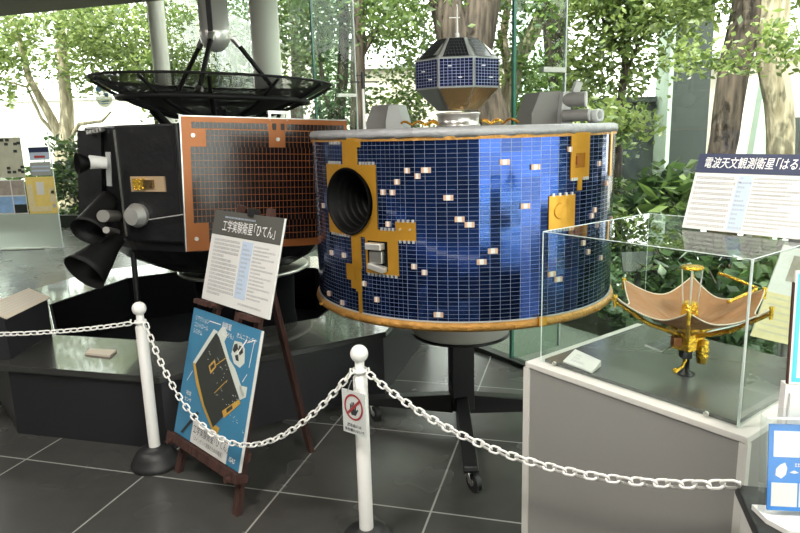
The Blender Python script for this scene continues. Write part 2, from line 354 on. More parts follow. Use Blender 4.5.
# low ceiling ends in a straight edge; the strip beyond it to the glass is taller
e0 = Vector((LEFT_X, 7.17-.333*(LEFT_X+2.72), 0)); e1 = wp(-3.05)
low = [(LEFT_X, -2.6), (RIGHT_END.x+.3, -2.6), (RIGHT_END.x+.3, RIGHT_END.y), tuple(wp(6.2, .25)[:2]), tuple(wp(-3.05, .25)[:2]), tuple(e0[:2])]
struct('ceiling', MB().prism(low, 2.9, 3.05), 'ceiling')
hi = [tuple(e0[:2]), tuple(wp(-3.05, .25)[:2]), tuple(wp(-8.25, .3)[:2]), (LEFT_X, lcor.y+.3)]
struct('ceiling_high', MB().prism(hi, 4.1, 4.25), 'ceiling')
nb = Vector((.316, .949, 0)); bb = MB()
ea = Vector((e0.x, e0.y, 0)); eb = wp(-3.05, .2)
bb.add([ea+Vector((0, 0, 3.05)), eb+Vector((0, 0, 3.05)), eb+Vector((0, 0, 4.1)), ea+Vector((0, 0, 4.1)), ea-nb*.12+Vector((0, 0, 3.05)), eb-nb*.12+Vector((0, 0, 3.05)), eb-nb*.12+Vector((0, 0, 4.1)), ea-nb*.12+Vector((0, 0, 4.1))],
       [(0, 1, 2, 3), (7, 6, 5, 4), (0, 4, 5, 1), (3, 2, 6, 7), (0, 3, 7, 4), (1, 5, 6, 2)])
struct('wall_bulkhead', bb, 'ceiling')
struct('wall_back', MB().box(((LEFT_X+.9)/2, -2.67, 1.47), (.9-LEFT_X, .14, 2.86)), 'wall')
struct('window_11', MB().box(((.92+RIGHT_END.x)/2, -2.67, 1.47), (RIGHT_END.x-.94, .012, 2.84)), 'glass')
struct('window_12', MB().box((RIGHT_END.x+.02, (RIGHT_END.y-2.6)/2, 1.47), (.012, RIGHT_END.y+2.6-.04, 2.84)), 'glass')
struct('wall_left', MB().box((LEFT_X-.07, (lcor.y-2.6)/2, 2.05), (.14, lcor.y+2.6, 4.1)), 'wall')
# glass wall: panes, fins, floor channel
ts = [-8.2, -5.28, -2.64, 0, 2.64, 4.45, 6.15]
for i in range(6):
    top = 4.08 if ts[i+1] <= -2.6 else 2.89
    a, b = ts[i]+.008, ts[i+1]-.008
    fr = frame(wp(a, -.006), WD, (0, 0, 1))
    struct(f'window_{i+1}', MB().rect(fr, 0, b-a, .03, top, 0, -.012), 'glass')
fr = frame(wp(-8.25, 0), WD, (0, 0, 1))
struct('window_channel_frame', MB().rect(fr, 0, 14.4, 0, .03, -.035, .035), 'frame_dark')
for i, t in enumerate([-5.28, -2.64, 0, 2.64]):
    top = 4.08 if t < -2.6 else 2.88
    ff = frame(wp(t, .012), WN, (0, 0, 1))
    o = struct('glass_fin', MB().rect(ff, 0, .42, .02, top, -.008, .008), 'glass_fin')
    ed = MB().rect(ff, -.02, 0, .03, top, -.010, .010)
    obj('fin_edge', ed, 'glass_edge', o)
    ed = MB().rect(ff, .42, .432, .02, top, -.009, .009)
    obj('fin_outer_edge', ed, 'grey_light', o)
    if top > 0:
        zc = 1.83
        obj('patch_fitting', MB().rect(ff, .22, .42, zc, zc+.03, -.02, .02), 'steel', o)
# far left windows
ss = [0.02, 1.35, 2.75, 4.15, 5.6]
for i in range(4):
    fr = frame(lp(ss[i]+.02, -.006), LD, (0, 0, 1))
    struct(f'window_{i+7}', MB().rect(fr, 0, ss[i+1]-ss[i]-.04, .20, 4.08, 0, .012), 'glass')
fr = frame(lp(0, 0), LD, (0, 0, 1))
mb = MB().rect(fr, 0, 5.65, 0, .20, -.05, .05)
struct('window_frame_left', mb, 'frame_dark')
# columns
def column(p, r, top, m):
    struct('column', MB().lathe([(r, 0.0), (r, top)], (p[0], p[1], 0), 40), m)
column((-3.62, 10.55), .125, 4.1, 'column'); column((-1.24, 6.62), .135, 4.1 if False else 4.1, 'column'); column((1.60, 2.40), .12, 2.9, 'column_dark')
# ------------------------------------------------------------------ garden
gp = [tuple(wp(-8.25, .02)[:2]), tuple(wp(9, .02)[:2]), (16, -4), (18, 34), (-26, 34), (-22, 12), (LEFT_X-.2, lcor.y+.1), tuple(lp(0, .06)[:2])]
struct('ground', MB().prism(gp, -.35, -.06), 'soil')
gv = [tuple(wp(-8.25, .03)[:2]), tuple(wp(8, .03)[:2]), tuple(wp(8, .95)[:2]), tuple(wp(-8.25, .95)[:2])]
struct('path_terrace_added', MB().prism([tuple(wp(2.75, .97)[:2]), (3.4, -2.6), (.9, -2.7), (-1, -9), (16, -9), (16, -1.6), (6.6, .55)], -.12, -.04), 'terrace')  # unseen pale paving, added to brighten the drum's reflection
g = obj('gravel', MB().prism(gv, -.10, -.03), 'gravel', kind='stuff'); tag(g, 'grey green gravel strip along the foot of the glass wall', 'gravel')
def leaf_mesh(P, size, jitter=.35, flat=.0, aspect=.5):
    """P: n x 3 leaf centres -> folded leaf quads"""
    n = len(P); s = size*(1+jitter*rng.standard_normal(n)).clip(.45, 1.7)
    d = rng.standard_normal((n, 3)); d[:, 2] = d[:, 2]*.5-.25; d /= np.linalg.norm(d, axis=1)[:, None]
    u = rng.standard_normal((n, 3)); u[:, 2] = np.abs(u[:, 2])+flat*2
    w = np.cross(d, u); w /= np.linalg.norm(w, axis=1)[:, None]; nn = np.cross(w, d)
    a = P-d*s[:, None]*.5; b = P+d*s[:, None]*.5+nn*(-.10*s)[:, None]
    l = P+w*(s*aspect*.5)[:, None]-nn*(.08*s)[:, None]; r = P-w*(s*aspect*.5)[:, None]-nn*(.08*s)[:, None]
    V = np.stack([a, l, b, r], 1).reshape(-1, 3); k = np.arange(n)*4
    Fc = np.concatenate([np.stack([k, k+1, k+2], 1), np.stack([k, k+2, k+3], 1)])
    return V, Fc
def leaves(name, P, size, mat, parent=None, **kw):
    V, Fc = leaf_mesh(np.asarray(P), size, **kw)
    c = V.mean(0); me = bpy.data.meshes.new(name); me.from_pydata((V-c).tolist(), [], Fc.tolist()); me.update(); me.materials.append(M[mat])
    o = bpy.data.objects.new(name, me); COL.objects.link(o); put(o, c, parent); return o
def blob_pts(n, c, rr, clusters, cr):
    C = rng.standard_normal((clusters, 3)); C /= np.linalg.norm(C, axis=1)[:, None]; C *= (rng.random(clusters)**.45)[:, None]
    C = C*np.array(rr)+np.array(c); k = rng.integers(0, clusters, n)
    return C[k]+rng.standard_normal((n, 3))*np.array([cr, cr, cr*.55])
def tree(label, pts, r0, r1, bark, leaf, crown=None, limbs=(), lsize=0.089, group='trees in the garden outside', name='garden_tree'):
    """trunk along pts; limbs: list of (point list, r0, r1); crown: list of (centre, radii, n, clusters, cluster radius)"""
    t = thing(name, pts[0], label, 'tree', group)
    tr = MB(); sm = []
    P = [Vector(p) for p in pts]
    for i in range(len(P)-1):
        for k in range(4): 
            q = P[i].lerp(P[i+1], k/4); sm.append(q+Vector((random.uniform(-1, 1), random.uniform(-1, 1), 0))*r0*.06*(0 < i+k))
    sm.append(P[-1])
    tr.tube(sm, r0, 14, r1); tk = obj('trunk', tr, bark, t)
    for (lp_, a, b) in limbs:
        obj('branch', MB().tube(lp_, a, 8, b), bark, t)
    if crown:
        pts_ = np.concatenate([blob_pts(int(n*1.55), c, rr, cl, cr) for (c, rr, n, cl, cr) in crown])
        leaves('crown', pts_, lsize, leaf, t)
    return t
def K(k, y, z): return (k*y, y, z)
# far left airy forked tree
T = aty(66, 150, 15.5)
tree('pale forked tree with airy light crown, leftmost, beyond the poster screen', [K(-.505, 15.5, -.1), K(-.500, 15.5, 1.3)], .30, .24, 'bark_pale', 'leaf_b',
     crown=[(K(-.50, 15.5, 3.9), (2.4, 1.6, 1.1), 3000, 75, .24), (K(-.60, 15, 3.1), (1.0, 1.2, .8), 1300, 36, .22), (K(-.43, 15, 3.0), (.9, 1, .6), 700, 26, .2)], lsize=0.126,
     limbs=[([K(-.500, 15.5, 1.25), K(-.515, 15.5, 2.0), K(-.54, 15.5, 2.9), K(-.55, 15.4, 4.2)], .14, .05), ([K(-.499, 15.5, 1.25), K(-.490, 15.5, 2.2), K(-.487, 15.5, 3.4), K(-.48, 15.4, 4.8)], .19, .08),
            ([K(-.497, 15.5, 1.4), K(-.475, 15.4, 1.85), K(-.44, 15.3, 1.9), K(-.425, 15.2, 2.1)], .06, .02), ([K(-.505, 15.5, 1.5), K(-.53, 15.4, 2.0), K(-.545, 15.3, 2.7), K(-.59, 15.2, 2.9)], .05, .02)])
tree('slim tree with fresh green hanging crown behind the wide black dish', [K(-.352, 14.5, -.1), K(-.356, 14.5, 2.4), K(-.35, 14.4, 5)], .11, .06, 'bark', 'leaf_b',
     crown=[(K(-.375, 14.5, 3.9), (1.7, 1.2, 1.0), 3000, 70, .26), (K(-.31, 14, 2.8), (1.1, 1, .9), 1700, 40, .24)], lsize=0.111,
     limbs=[([K(-.356, 14.5, 2.3), K(-.38, 14.4, 3.2), K(-.41, 14.3, 3.7)], .05, .02)])
tree('leafy green tree between the two white columns', [K(-.262, 12.5, -.1), K(-.264, 12.5, 2.2), K(-.25, 12.4, 4.8)], .10, .05, 'bark', 'leaf_a',
     crown=[(K(-.262, 12.5, 3.3), (1.0, 1.0, 1.3), 3400, 60, .26), (K(-.30, 12.3, 2.2), (.7, .8, .6), 1100, 26, .22)], lsize=0.096,
     limbs=[([K(-.264, 12.5, 2.1), K(-.29, 12.4, 2.9), K(-.31, 12.3, 3.3)], .04, .015)])
tree('green leafy tree just right of the thicker white column', [K(-.150, 11.5, -.1), K(-.148, 11.5, 2.0), K(-.14, 11.4, 4.6)], .11, .05, 'bark', 'leaf_a',
     crown=[(K(-.145, 11.5, 3.6), (.75, .9, .9), 3000, 50, .24), (K(-.11, 11.3, 2.7), (.5, .8, .7), 1100, 26, .2)], lsize=0.089,
     limbs=[([K(-.148, 11.5, 2.1), K(-.13, 11.4, 2.8), K(-.11, 11.3, 3.3)], .045, .015)])
tree('bent tree seen greenish through the glass fin left of the drum', [K(-.082, 9.5, -.1), K(-.090, 9.5, 1.4), K(-.078, 9.5, 2.2), K(-.070, 9.5, 3.0), K(-.072, 9.4, 4.4)], .10, .06, 'bark', 'leaf_d',
     crown=[(K(-.095, 9.6, 3.3), (.6, .6, .9), 1600, 36, .22), (K(-.085, 9.6, 1.9), (.5, .6, .6), 600, 18, .22)], lsize=0.081,
     limbs=[([K(-.09, 9.5, 1.4), K(-.105, 9.5, 2.1), K(-.112, 9.5, 2.8)], .05, .02)])
tree('straight grey brown trunk behind the thin white rod antenna', [K(-.056, 9, -.1), K(-.058, 9, 1.6), K(-.051, 9, 2.8), K(-.050, 9, 4.6)], .115, .085, 'bark', 'leaf_a',
     crown=[(K(-.015, 9.3, 3.1), (.6, .7, .8), 1700, 40, .2), (K(.02, 9.3, 2.2), (.45, .6, .6), 700, 24, .17), (K(.0, 9.4, 1.5), (.4, .5, .35), 420, 14, .16)], lsize=0.074,
     limbs=[([K(-.053, 9, 2.4), K(-.02, 9.1, 2.9), K(.02, 9.2, 3.3)], .04, .015)])
tree('massive twin trunked tree behind the little orbiter on the drum', [K(.175, 7.6, -.1), K(.165, 7.6, 1.2), K(.125, 7.6, 1.9), K(.106, 7.6, 2.25)], .17, .27, 'bark', 'leaf_a',
     crown=[(K(.06, 8.2, 3.1), (.8, .7, .8), 1600, 40, .22), (K(.165, 8.4, 3.0), (.6, .7, .8), 1200, 30, .2)], lsize=0.074,
     limbs=[([K(.108, 7.6, 2.0), K(.088, 7.6, 2.5), K(.070, 7.6, 3.1), K(.05, 7.6, 3.8)], .21, .15), ([K(.108, 7.6, 2.0), K(.122, 7.6, 2.5), K(.138, 7.6, 3.1), K(.155, 7.6, 3.9)], .22, .16)])
tree('slanting tan trunk just left of the dark glass joint', [K(.145, 8.6, -.1), K(.158, 8.6, 1.5), K(.180, 8.6, 2.3), K(.225, 8.6, 3.0), K(.245, 8.6, 4.2)], .14, .07, 'bark_light', 'leaf_b',
     crown=[(K(.205, 9, 2.0), (.55, .6, .5), 1500, 30, .2), (K(.20, 9.2, 3.4), (.7, .7, .7), 1500, 34, .22)], lsize=0.081,
     limbs=[([K(.172, 8.6, 2.1), K(.16, 8.6, 2.6), K(.17, 8.6, 3.2)], .07, .04)])
tree('dark smooth trunk leaning behind the clear glass joint', [K(.245, 8, -.1), K(.248, 8, 1.9), K(.238, 8, 2.4), K(.228, 8, 3.4), K(.222, 8, 4.2)], .125, .16, 'bark', 'leaf_a',
     crown=[(K(.23, 8.8, 1.3), (.8, .6, .6), 1800, 34, .22), (K(.28, 8.5, 3.5), (.9, .7, .7), 1400, 34, .22)], lsize=0.081)
tree('thin leafy tree with drooping sprays left of the dark slate pier', [K(.335, 7.2, -.1), K(.338, 7.2, 1.8), K(.345, 7.2, 2.6), K(.34, 7.2, 3.9)], .05, .025, 'bark', 'leaf_b',
     crown=[(K(.325, 7.2, 2.7), (.75, .6, .75), 2700, 64, .17), (K(.385, 7, 2.8), (.65, .5, .6), 2000, 44, .16), (K(.30, 7.4, 2.0), (.5, .5, .3), 700, 24, .14), (K(.325, 6.6, 1.5), (.45, .4, .2), 800, 24, .12)], lsize=0.078,
     limbs=[([K(.34, 7.2, 2.0), K(.365, 7.1, 2.4), K(.39, 7, 2.6)], .025, .01), ([K(.34, 7.2, 2.2), K(.31, 7.2, 2.5), K(.29, 7.2, 2.9)], .025, .01)])
tree('thick dark furrowed trunk left of the pale stone slab', [K(.487, 5.7, -.1), K(.493, 5.7, 1.2), K(.503, 5.7, 1.9), K(.520, 5.7, 2.5), K(.535, 5.7, 3.6)], .105, .145, 'bark', 'leaf_b',
     crown=[(K(.45, 5.9, 2.75), (.7, .5, .4), 2100, 44, .14), (K(.47, 5.2, 1.95), (.3, .25, .16), 260, 12, .10)], lsize=.056)
tree('sunlit twisted tan trunk beside the grey column', [K(.590, 5.6, -.1), K(.588, 5.6, 1.0), K(.577, 5.6, 1.55), K(.557, 5.6, 2.0), K(.553, 5.6, 2.5), K(.545, 5.6, 3.6)], .105, .12, 'bark_pale', 'leaf_b',
     crown=[(K(.58, 5.0, 2.05), (.45, .3, .16), 330, 16, .10), (K(.60, 6.1, 2.8), (.7, .5, .4), 1100, 28, .16)], lsize=.062)
for (x, y, lab) in ((4.35, 1.75, 'dense unseen tree added outside the right end of the glass wall'), (4.75, 3.0, 'round green unseen tree added outside beyond the right end of the glass wall'), (5.3, 4.4, 'deep green unseen tree added outside far right of the glass wall')):
    tree(lab, [(x, y, -.1), (x, y, 1.2), (x+.1, y, 2.6)], .12, .06, 'bark', 'leaf_c', crown=[((x, y, 1.5), (.85, .85, 1.7), 4200, 80, .22)], lsize=0.118)  # trees out of view, added to darken the drum's reflection
# far background foliage masses
def bush(label, c, rr, n, cl, cr, mat, size, name='garden_shrub', **kw):
    t = thing(name, (c[0], c[1], -.06), label, 'shrub', 'shrubs and bushes in the garden')
    st = MB()
    for k in range(5):
        a = k*2*PI/5+.4; st.tube([(c[0], c[1], -.08), (c[0]+rr[0]*.3*math.cos(a), c[1]+rr[1]*.3*math.sin(a), c[2]*.6), (c[0]+rr[0]*.6*math.cos(a), c[1]+rr[1]*.6*math.sin(a), c[2]+rr[2]*.4)], .018, 5, .006)
    obj('stems', st, 'bark', t)
    P = blob_pts(n, c, rr, cl, cr); P[:, 2] = np.maximum(P[:, 2], -.03)
    leaves('foliage', P, size, mat, t, **kw); return t
bush('tall dark green shrub at the window by the poster screen', K(-.485, 13.4, .75), (.75, .6, .85), 2000, 46, .16, 'leaf_c', .13)
bush('low green bush under the forked tree beyond the left windows', K(-.56, 13.8, .5), (1.0, .6, .5), 1200, 26, .2, 'leaf_a', .13)
bush('pale green bush low behind the dark satellite', K(-.40, 13.2, .5), (.9, .6, .45), 1100, 26, .2, 'leaf_a', .13)
bush('green bush seen low between the two satellites', K(-.135, 9.4, .35), (.9, .7, .42), 1500, 30, .2, 'leaf_a', .11)
bush('green bush behind the drum, left of centre', K(.02, 9.6, .6), (.9, .6, .7), 1500, 30, .2, 'leaf_a', .11)
bush('bright leafy bush behind the little orbiter', K(.155, 9.9, 1.2), (.7, .6, .9), 1800, 36, .22, 'leaf_b', .12)
bush('broad leaved dark green plant in front of the slate pier', K(.428, 6.7, .75), (.45, .35, .45), 640, 26, .16, 'leaf_c', .21, aspect=.42)
bush('broad leaved plant between the pier and the furrowed trunk', K(.462, 6.1, .62), (.4, .3, .42), 560, 22, .15, 'leaf_a', .19, aspect=.40)
bush('glossy dark shrub at the foot of the furrowed trunk', K(.535, 5.2, .70), (.34, .3, .35), 420, 20, .12, 'leaf_c', .16)
bush('feathery green shrub right of the drum', K(.352, 6.9, .45), (.45, .4, .5), 1300, 30, .13, 'leaf_a', .10, aspect=.3)
bush('grassy dark tuft behind the small gold model', K(.455, 5.3, .38), (.5, .35, .36), 900, 26, .10, 'leaf_c', .18, aspect=.14)
bush('dark green bush behind the glass case', K(.55, 4.6, .3), (.45, .4, .34), 700, 24, .13, 'leaf_c', .12)
# ivy ground cover: nobody could count its leaves
n = 34000; tt = rng.uniform(-6.5, 3.2, n); oo = 1.0+rng.random(n)**1.2*4.2
P = np.stack([W0.x+WD.x*tt+WN.x*oo, W0.y+WD.y*tt+WN.y*oo, -.04+rng.random(n)*.13+.16*np.sin(tt*3.1+oo*2.3)**2], 1)
P = P[~((P[:, 0] > 2.4) & (P[:, 0] < 4.6) & (P[:, 1] > 8.6))]
o = leaves('ground_ivy', P, .075, 'leaf_d', None, flat=.9, aspect=.8); tag(o, 'green ivy carpet covering the ground beyond the glass wall', 'ground cover', None, 'stuff')
n = 5000; tt = rng.uniform(-9, 1, n); oo = 1.2+rng.random(n)*7
P = np.stack([lp(0).x-3+LD.x*tt+LN.x*oo, lp(0).y+1.0+LD.y*tt+LN.y*oo, -.04+rng.random(n)*.12], 1)
o = leaves('ground_grass', P, .14, 'leaf_a', None, flat=.9, aspect=.6); tag(o, 'green ground plants beyond the far left windows', 'ground cover', None, 'stuff')
# buildings and walls beyond
def building(label, x0, x1, y, h, mat, n, name='garden_building', dark='slate'):
    t = thing(name, ((x0+x1)/2, y, -.2), label, 'building')
    obj('wall', MB().box(((x0+x1)/2, y+.5, h/2-.2), (x1-x0, 1.0, h)), mat, t)
    obj('roof_edge', MB().box(((x0+x1)/2, y+.45, h-.16), (x1-x0+.2, 1.2, .10)), 'grey_light', t)
    for i in range(n):
        x = x0+(x1-x0)*(i+.5)/n; w = (x1-x0)/n*.16
        obj('window', MB().box((x+w, y-.01, h*.42), (w*2, .06, h*.34)), dark, t)
building('pale building with dark openings beyond the thicker white column', -4.3, -1.2, 17.5, 3.9, 'bldg', 3)
building('beige garden building behind the drum and antenna', -1.0, 2.6, 15.5, 3.1, 'bldg_beige', 2)
building('low pale building far off behind the forked tree', -15, -6.5, 26, 3.2, 'bldg', 0)
w = thing('garden_wall', (3.2, 9.3, -.2), 'low dark wall with a coping right of the drum in the garden', 'wall')
obj('wall_face', MB().box((3.05, 9.4, .80), (1.1, .3, 2.0)), 'slate', w); obj('coping', MB().box((3.05, 9.38, 1.83), (1.1, .38, .07)), 'slate', w)
w = thing('slate_pier', (3.82, 9.1, -.2), 'tall dark slate pier standing behind the broad leaved plants', 'pier')
obj('pier_body', MB().box((3.95, 9.2, 1.7), (.55, .4, 3.9)), 'slate', w); obj('pier_edge', MB().box((3.645, 9.1, 1.7), (.055, .45, 3.9)), 'stone', w)
w = thing('stone_slab', (4.2, 7.9, -.2), 'pale green stone slab leaning between the two right trunks', 'stone')
mbs = MB().prism([(0, 0), (.42, .05), (.42, .25), (0, .2)], 0, 2.3)
obj('slab_body', MB().add([(4.10, 7.8, -.2), (4.52, 7.85, -.2), (4.52, 8.0, -.2), (4.10, 7.95, -.2), (4.32, 7.82, 2.1), (4.52, 7.86, 2.35), (4.52, 8.0, 2.35), (4.32, 7.95, 2.1)],
    [(0, 1, 5, 4), (1, 2, 6, 5), (2, 3, 7, 6), (3, 0, 4, 7), (4, 5, 6, 7), (3, 2, 1, 0)]), 'stone', w)
building('beige building with a dark eave behind the sunlit trunk', 4.75, 8.2, 9.6, 2.6, 'bldg_beige', 2, dark='slate')
# dark label post and round pale table among the ivy
p = aty(638, 268, 5.4); t = thing('plant_label_post', (p.x, p.y, -.06), 'small dark plant label on a post among the ivy', 'sign post')
obj('post', MB().cyl((p.x, p.y, -.1), (p.x, p.y, p.z), .03, n=8), 'frame_dark', t); obj('label_plate', MB().box((p.x, p.y-.03, p.z+.06), (.30, .03, .17), Matrix.Rotation(rad(-25), 3, 'X')), 'frame_dark', t)
p = aty(578, 341, 5.0); t = thing('garden_stool', (p.x, p.y, -.06), 'round pale garden stool on a dark post below the drum', 'stool')
obj('stool_top', MB().lathe([(1e-4, p.z-.03), (.135, p.z-.03), (.145, p.z-.015), (.135, p.z), (1e-4, p.z)], (p.x, p.y, 0), 32), 'column', t); obj('post', MB().cyl((p.x, p.y, -.1), (p.x, p.y, p.z-.03), .03, n=10), 'frame_dark', t)
# oval sticker on the left window
p = aty(105, 95, 11.45); fr = frame(p-LN*.03, -LD, (0, 0, 1))
tmp = [(0.17*math.cos(a), .21*math.sin(a)) for a in [2*PI*i/28 for i in range(28)]]
s = obj('window_sticker', MB().slab(fr, tmp, 0, .004), 'sticker'); tag(s, 'round pale yellow sticker with blue shapes on the far left window', 'sticker')
obj('sticker_print', MB().slab(fr, [(-.09+.055*math.cos(a), .10+.05*math.sin(a)) for a in [2*PI*i/14 for i in range(14)]], .005, .006).slab(fr, [(.06+.04*math.cos(a), .0+.035*math.sin(a)) for a in [2*PI*i/14 for i in range(14)]], .005, .006)
    .rect(fr, -.10, .10, -.115, -.095, .005, .006).rect(fr, -.08, .08, -.15, -.135, .005, .006), 'pic_sky', s)
# ------------------------------------------------------------------ octagonal display plinth
PC = Vector((-1.37, 4.52, 0)); A0 = rad(-105)
def octo(ap, z=0, rot=0): r = ap/math.cos(PI/8); return [(PC.x+r*math.cos(A0+PI/8+i*PI/4), PC.y+r*math.sin(A0+PI/8+i*PI/4)) for i in range(8)]
ZT = .385
pl = thing('display_plinth', (PC.x, PC.y, 0), 'wide low black octagonal display plinth with an open centre under the dark satellite', 'plinth')
oo_, oi_ = octo(1.49), octo(1.0)
def ringprism(o, i, z0, z1):
    mb = MB(); n = len(o)
    vs = [(p[0], p[1], z0) for p in o]+[(p[0], p[1], z1) for p in o]+[(p[0], p[1], z0) for p in i]+[(p[0], p[1], z1) for p in i]
    fs = []
    for k in range(n):
        q = (k+1) % n
        fs += [(k, q, n+q, n+k), (2*n+q, 2*n+k, 3*n+k, 3*n+q), (n+k, n+q, 3*n+q, 3*n+k), (q, k, 2*n+k, 2*n+q)]
    return mb.add(vs, fs)
obj('plinth_top', ringprism(oo_, oi_, ZT-.035, ZT), 'plinth_top', pl, bevel=.004)
ob = octo(1.47); ob[7] = (-2.03, 3.175) ; 
obj('plinth_side', ringprism(ob, octo(1.03), 0.0, ZT-.035), 'plinth_side', pl)
obj('plinth_well', MB().prism(octo(1.03), .004, .02), 'black_matte', pl)
obj('well_lining', ringprism(octo(.999), octo(.985), .02, ZT-.002), 'black_matte', pl)
# ------------------------------------------------------------------ drum satellite
DC = Vector((.304, 3.14, 0)); DR = .70; Z0, Z1 = .757, 1.474
def dp(th, z, r=DR): a = rad(th); return Vector((DC.x+r*math.sin(a), DC.y-r*math.cos(a), z))
ds = thing('drum_satellite', (DC.x, DC.y, .72), 'large drum shaped satellite covered in dark blue solar cells with gold patches', 'satellite')
NF = 108; dth = 360/NF
h0, h1 = -46.67+0*dth, 0
mb = MB(); mb.uv = []
zs = [Z0, 1.098, 1.349, Z1]; thA = -180.0
for i in range(NF):
    t0 = thA+i*dth; t1 = t0+dth
    for j in range(3):
        if j == 1 and t0 > -57.0 and t1 < -33.0: continue
        mb.add([dp(t0, zs[j]), dp(t1, zs[j]), dp(t1, zs[j+1]), dp(t0, zs[j+1])], [(0, 1, 2, 3)])
        va, vb = (zs[j]-Z0)/.0168, (zs[j+1]-Z0)/.0168
        w_ = 2*i if t0 < -24 else i*1.0+2*i*0; e_ = 2 if t0 < -24 else 1
        mb.uv += [(w_, va), (w_+e_, va), (w_+e_, vb), (w_, vb)]
obj('solar_cell_shell', mb, 'blue_cells', ds)
obj('bottom_plate', MB().lathe([(.24, .735), (.69, .735)], (DC.x, DC.y, 0), 72), 'black_matte', ds)
prof = [(.69, .728), (.708, .722), (.716, .735), (.712, .750), (.701, .757)]
obj('amber_band', MB().lathe(prof, (DC.x, DC.y, 0), 108), 'gold_ring', ds)
obj('white_seal', MB().lathe([(.7015, .757), (.7035, .757), (.7035, .763), (.7005, .763)], (DC.x, DC.y, 0), 108, smooth=False), 'grey_light', ds)
for th in (-68, -50, -43, -33, -20, -3, 12, 30, 47, 62):
    obj('band_clip', MB().bar(dp(th-.9, .738, .717), dp(th+.9, .738, .717), .02, .008), 'gold_ring', ds)
obj('band_block', MB().box(dp(20.6, .748, .716), (.034, .014, .034), Matrix.Rotation(rad(20.6), 3, 'Z')), 'gold', ds)
# grey blanket over the top
cov = MB(); n = 120; vs = []
lv = [(.700, 1.476, 0), (.706, 1.470, 1), (.709, 1.488, .4), (.706, 1.503, .2), (.690, 1.509, 0), (.35, 1.511, 0), (.0001, 1.511, 0)]
for r, z, wv in lv:
    for i in range(n):
        a = 2*PI*i/n; k = wv*(.003*math.sin(9*a)+.003*math.sin(23*a+1)+.002*math.sin(41*a)); vs.append((DC.x+(r+k)*math.cos(a), DC.y+(r+k)*math.sin(a), z+k*1.2))
cov.add(vs, [(j*n+i, j*n+(i+1) % n, (j+1)*n+(i+1) % n, (j+1)*n+i) for j in range(len(lv)-1) for i in range(n)], True)
obj('top_blanket', cov, 'silver_fabric', ds)
obj('rim_strip', MB().lathe([(.7025, 1.462), (.7045, 1.462), (.7045, 1.475), (.7025, 1.475)], (DC.x, DC.y, 0), 108, smooth=False), 'gold_ring', ds)
def patch(mb, t0, t1, z0, z1, r0=DR, r1=DR+.005):
    n = max(1, int(abs(t1-t0)/2)+1); vs = []
    for i in range(n+1):
        t = t0+(t1-t0)*i/n; vs += [dp(t, z0, r0), dp(t, z1, r0), dp(t, z0, r1), dp(t, z1, r1)]
    fs = []
    for i in range(n):
        b, c = 4*i, 4*i+4
        fs += [(b+2, c+2, c+3, b+3), (b, b+2, b+3, b+1)[::-1] if False else (b+3, c+3, c+1, b+1), (b, c, c+2, b+2)]
    fs += [(0, 2, 3, 1), (4*n+2, 4*n, 4*n+1, 4*n+3)]
    return mb.add(vs, fs)
def tabs(mb, t0, t1, z, k):
    for i in range(k):
        t = t0+(t1-t0)*(i+.5)/k; patch(mb, t-.35, t+.35, z-.006, z+.006, DR, DR+.007)
    return mb
HT, HZ, HR = -45.7, 1.224, .131
# gold frame with a round opening
gf = MB(); n = 64; ri, ro = [], []
a0, a1, b0, b1 = -58.6, -33.6, 1.083, 1.373
for i in range(n):
    a = 2*PI*i/n; ca, sa = math.cos(a), math.sin(a)
    ri.append((HT+math.degrees(HR*ca/DR), HZ+HR*sa))
    tx = ((a1-HT) if ca > 0 else (HT-a0))*DR*PI/180; tz = (b1-HZ) if sa > 0 else (HZ-b0)
    s = min(tx/max(1e-9, abs(ca)), tz/max(1e-9, abs(sa))); ro.append((HT+math.degrees(s*ca/DR), HZ+s*sa))
for cor in ((a0, b0), (a1, b0), (a1, b1), (a0, b1)):
    j = min(range(n), key=lambda q: ((ro[q][0]-cor[0])*DR*PI/180)**2+(ro[q][1]-cor[1])**2); ro[j] = cor
K_ = 4; vs = []
for k in range(K_+1):
    for i in range(n):
        f = k/K_; vs.append(dp(ri[i][0]*(1-f)+ro[i][0]*f, ri[i][1]*(1-f)+ro[i][1]*f, DR+.006))
vs += [dp(ro[i][0], ro[i][1], DR) for i in range(n)]
gf.add(vs, [(k*n+i, (k+1)*n+i, (k+1)*n+(i+1) % n, k*n+(i+1) % n) for k in range(K_+1) for i in range(n)])
gfo = obj('gold_frame', gf, 'gold', ds)
# camera hood set in the opening: dark ribbed tube going inwards
ax = (Vector((DC.x, DC.y, HZ))-dp(HT, HZ)).normalized(); Rz = Matrix((ax.cross(Vector((0, 0, 1))).normalized(), Vector((0, 0, 1)), ax)).transposed()
pr = [(HR+.006, -.012), (HR-.004, -.014)]
for i in range(9): pr += [(HR-.004-.009*i, .0+.028*i), (HR-.010-.009*i, .004+.028*i), (HR-.008-.009*i, .024+.028*i)]
pr += [(.03, .26), (1e-4, .26)]
obj('camera_hood', MB().lathe(pr, dp(HT, HZ), 48, Rz, smooth=True), 'lens', ds)
gp_ = MB()
patch(gp_, -48.2, -41.2, 1.373, 1.476); patch(gp_, -41.2, -39.6, 1.440, 1.462)
o1 = obj('gold_strip', gp_, 'gold', ds)
gp_ = MB(); patch(gp_, -45.4, -41.0, .95, 1.083); patch(gp_, -44.0, -41.4, .85, .95); patch(gp_, -43.0, -41.6, .757, .85); patch(gp_, -48.7, -44.4, .895, .962); patch(gp_, -46.3, -44.0, .86, .895)
o2 = obj('gold_strip', gp_, 'gold', ds)
gp_ = MB()
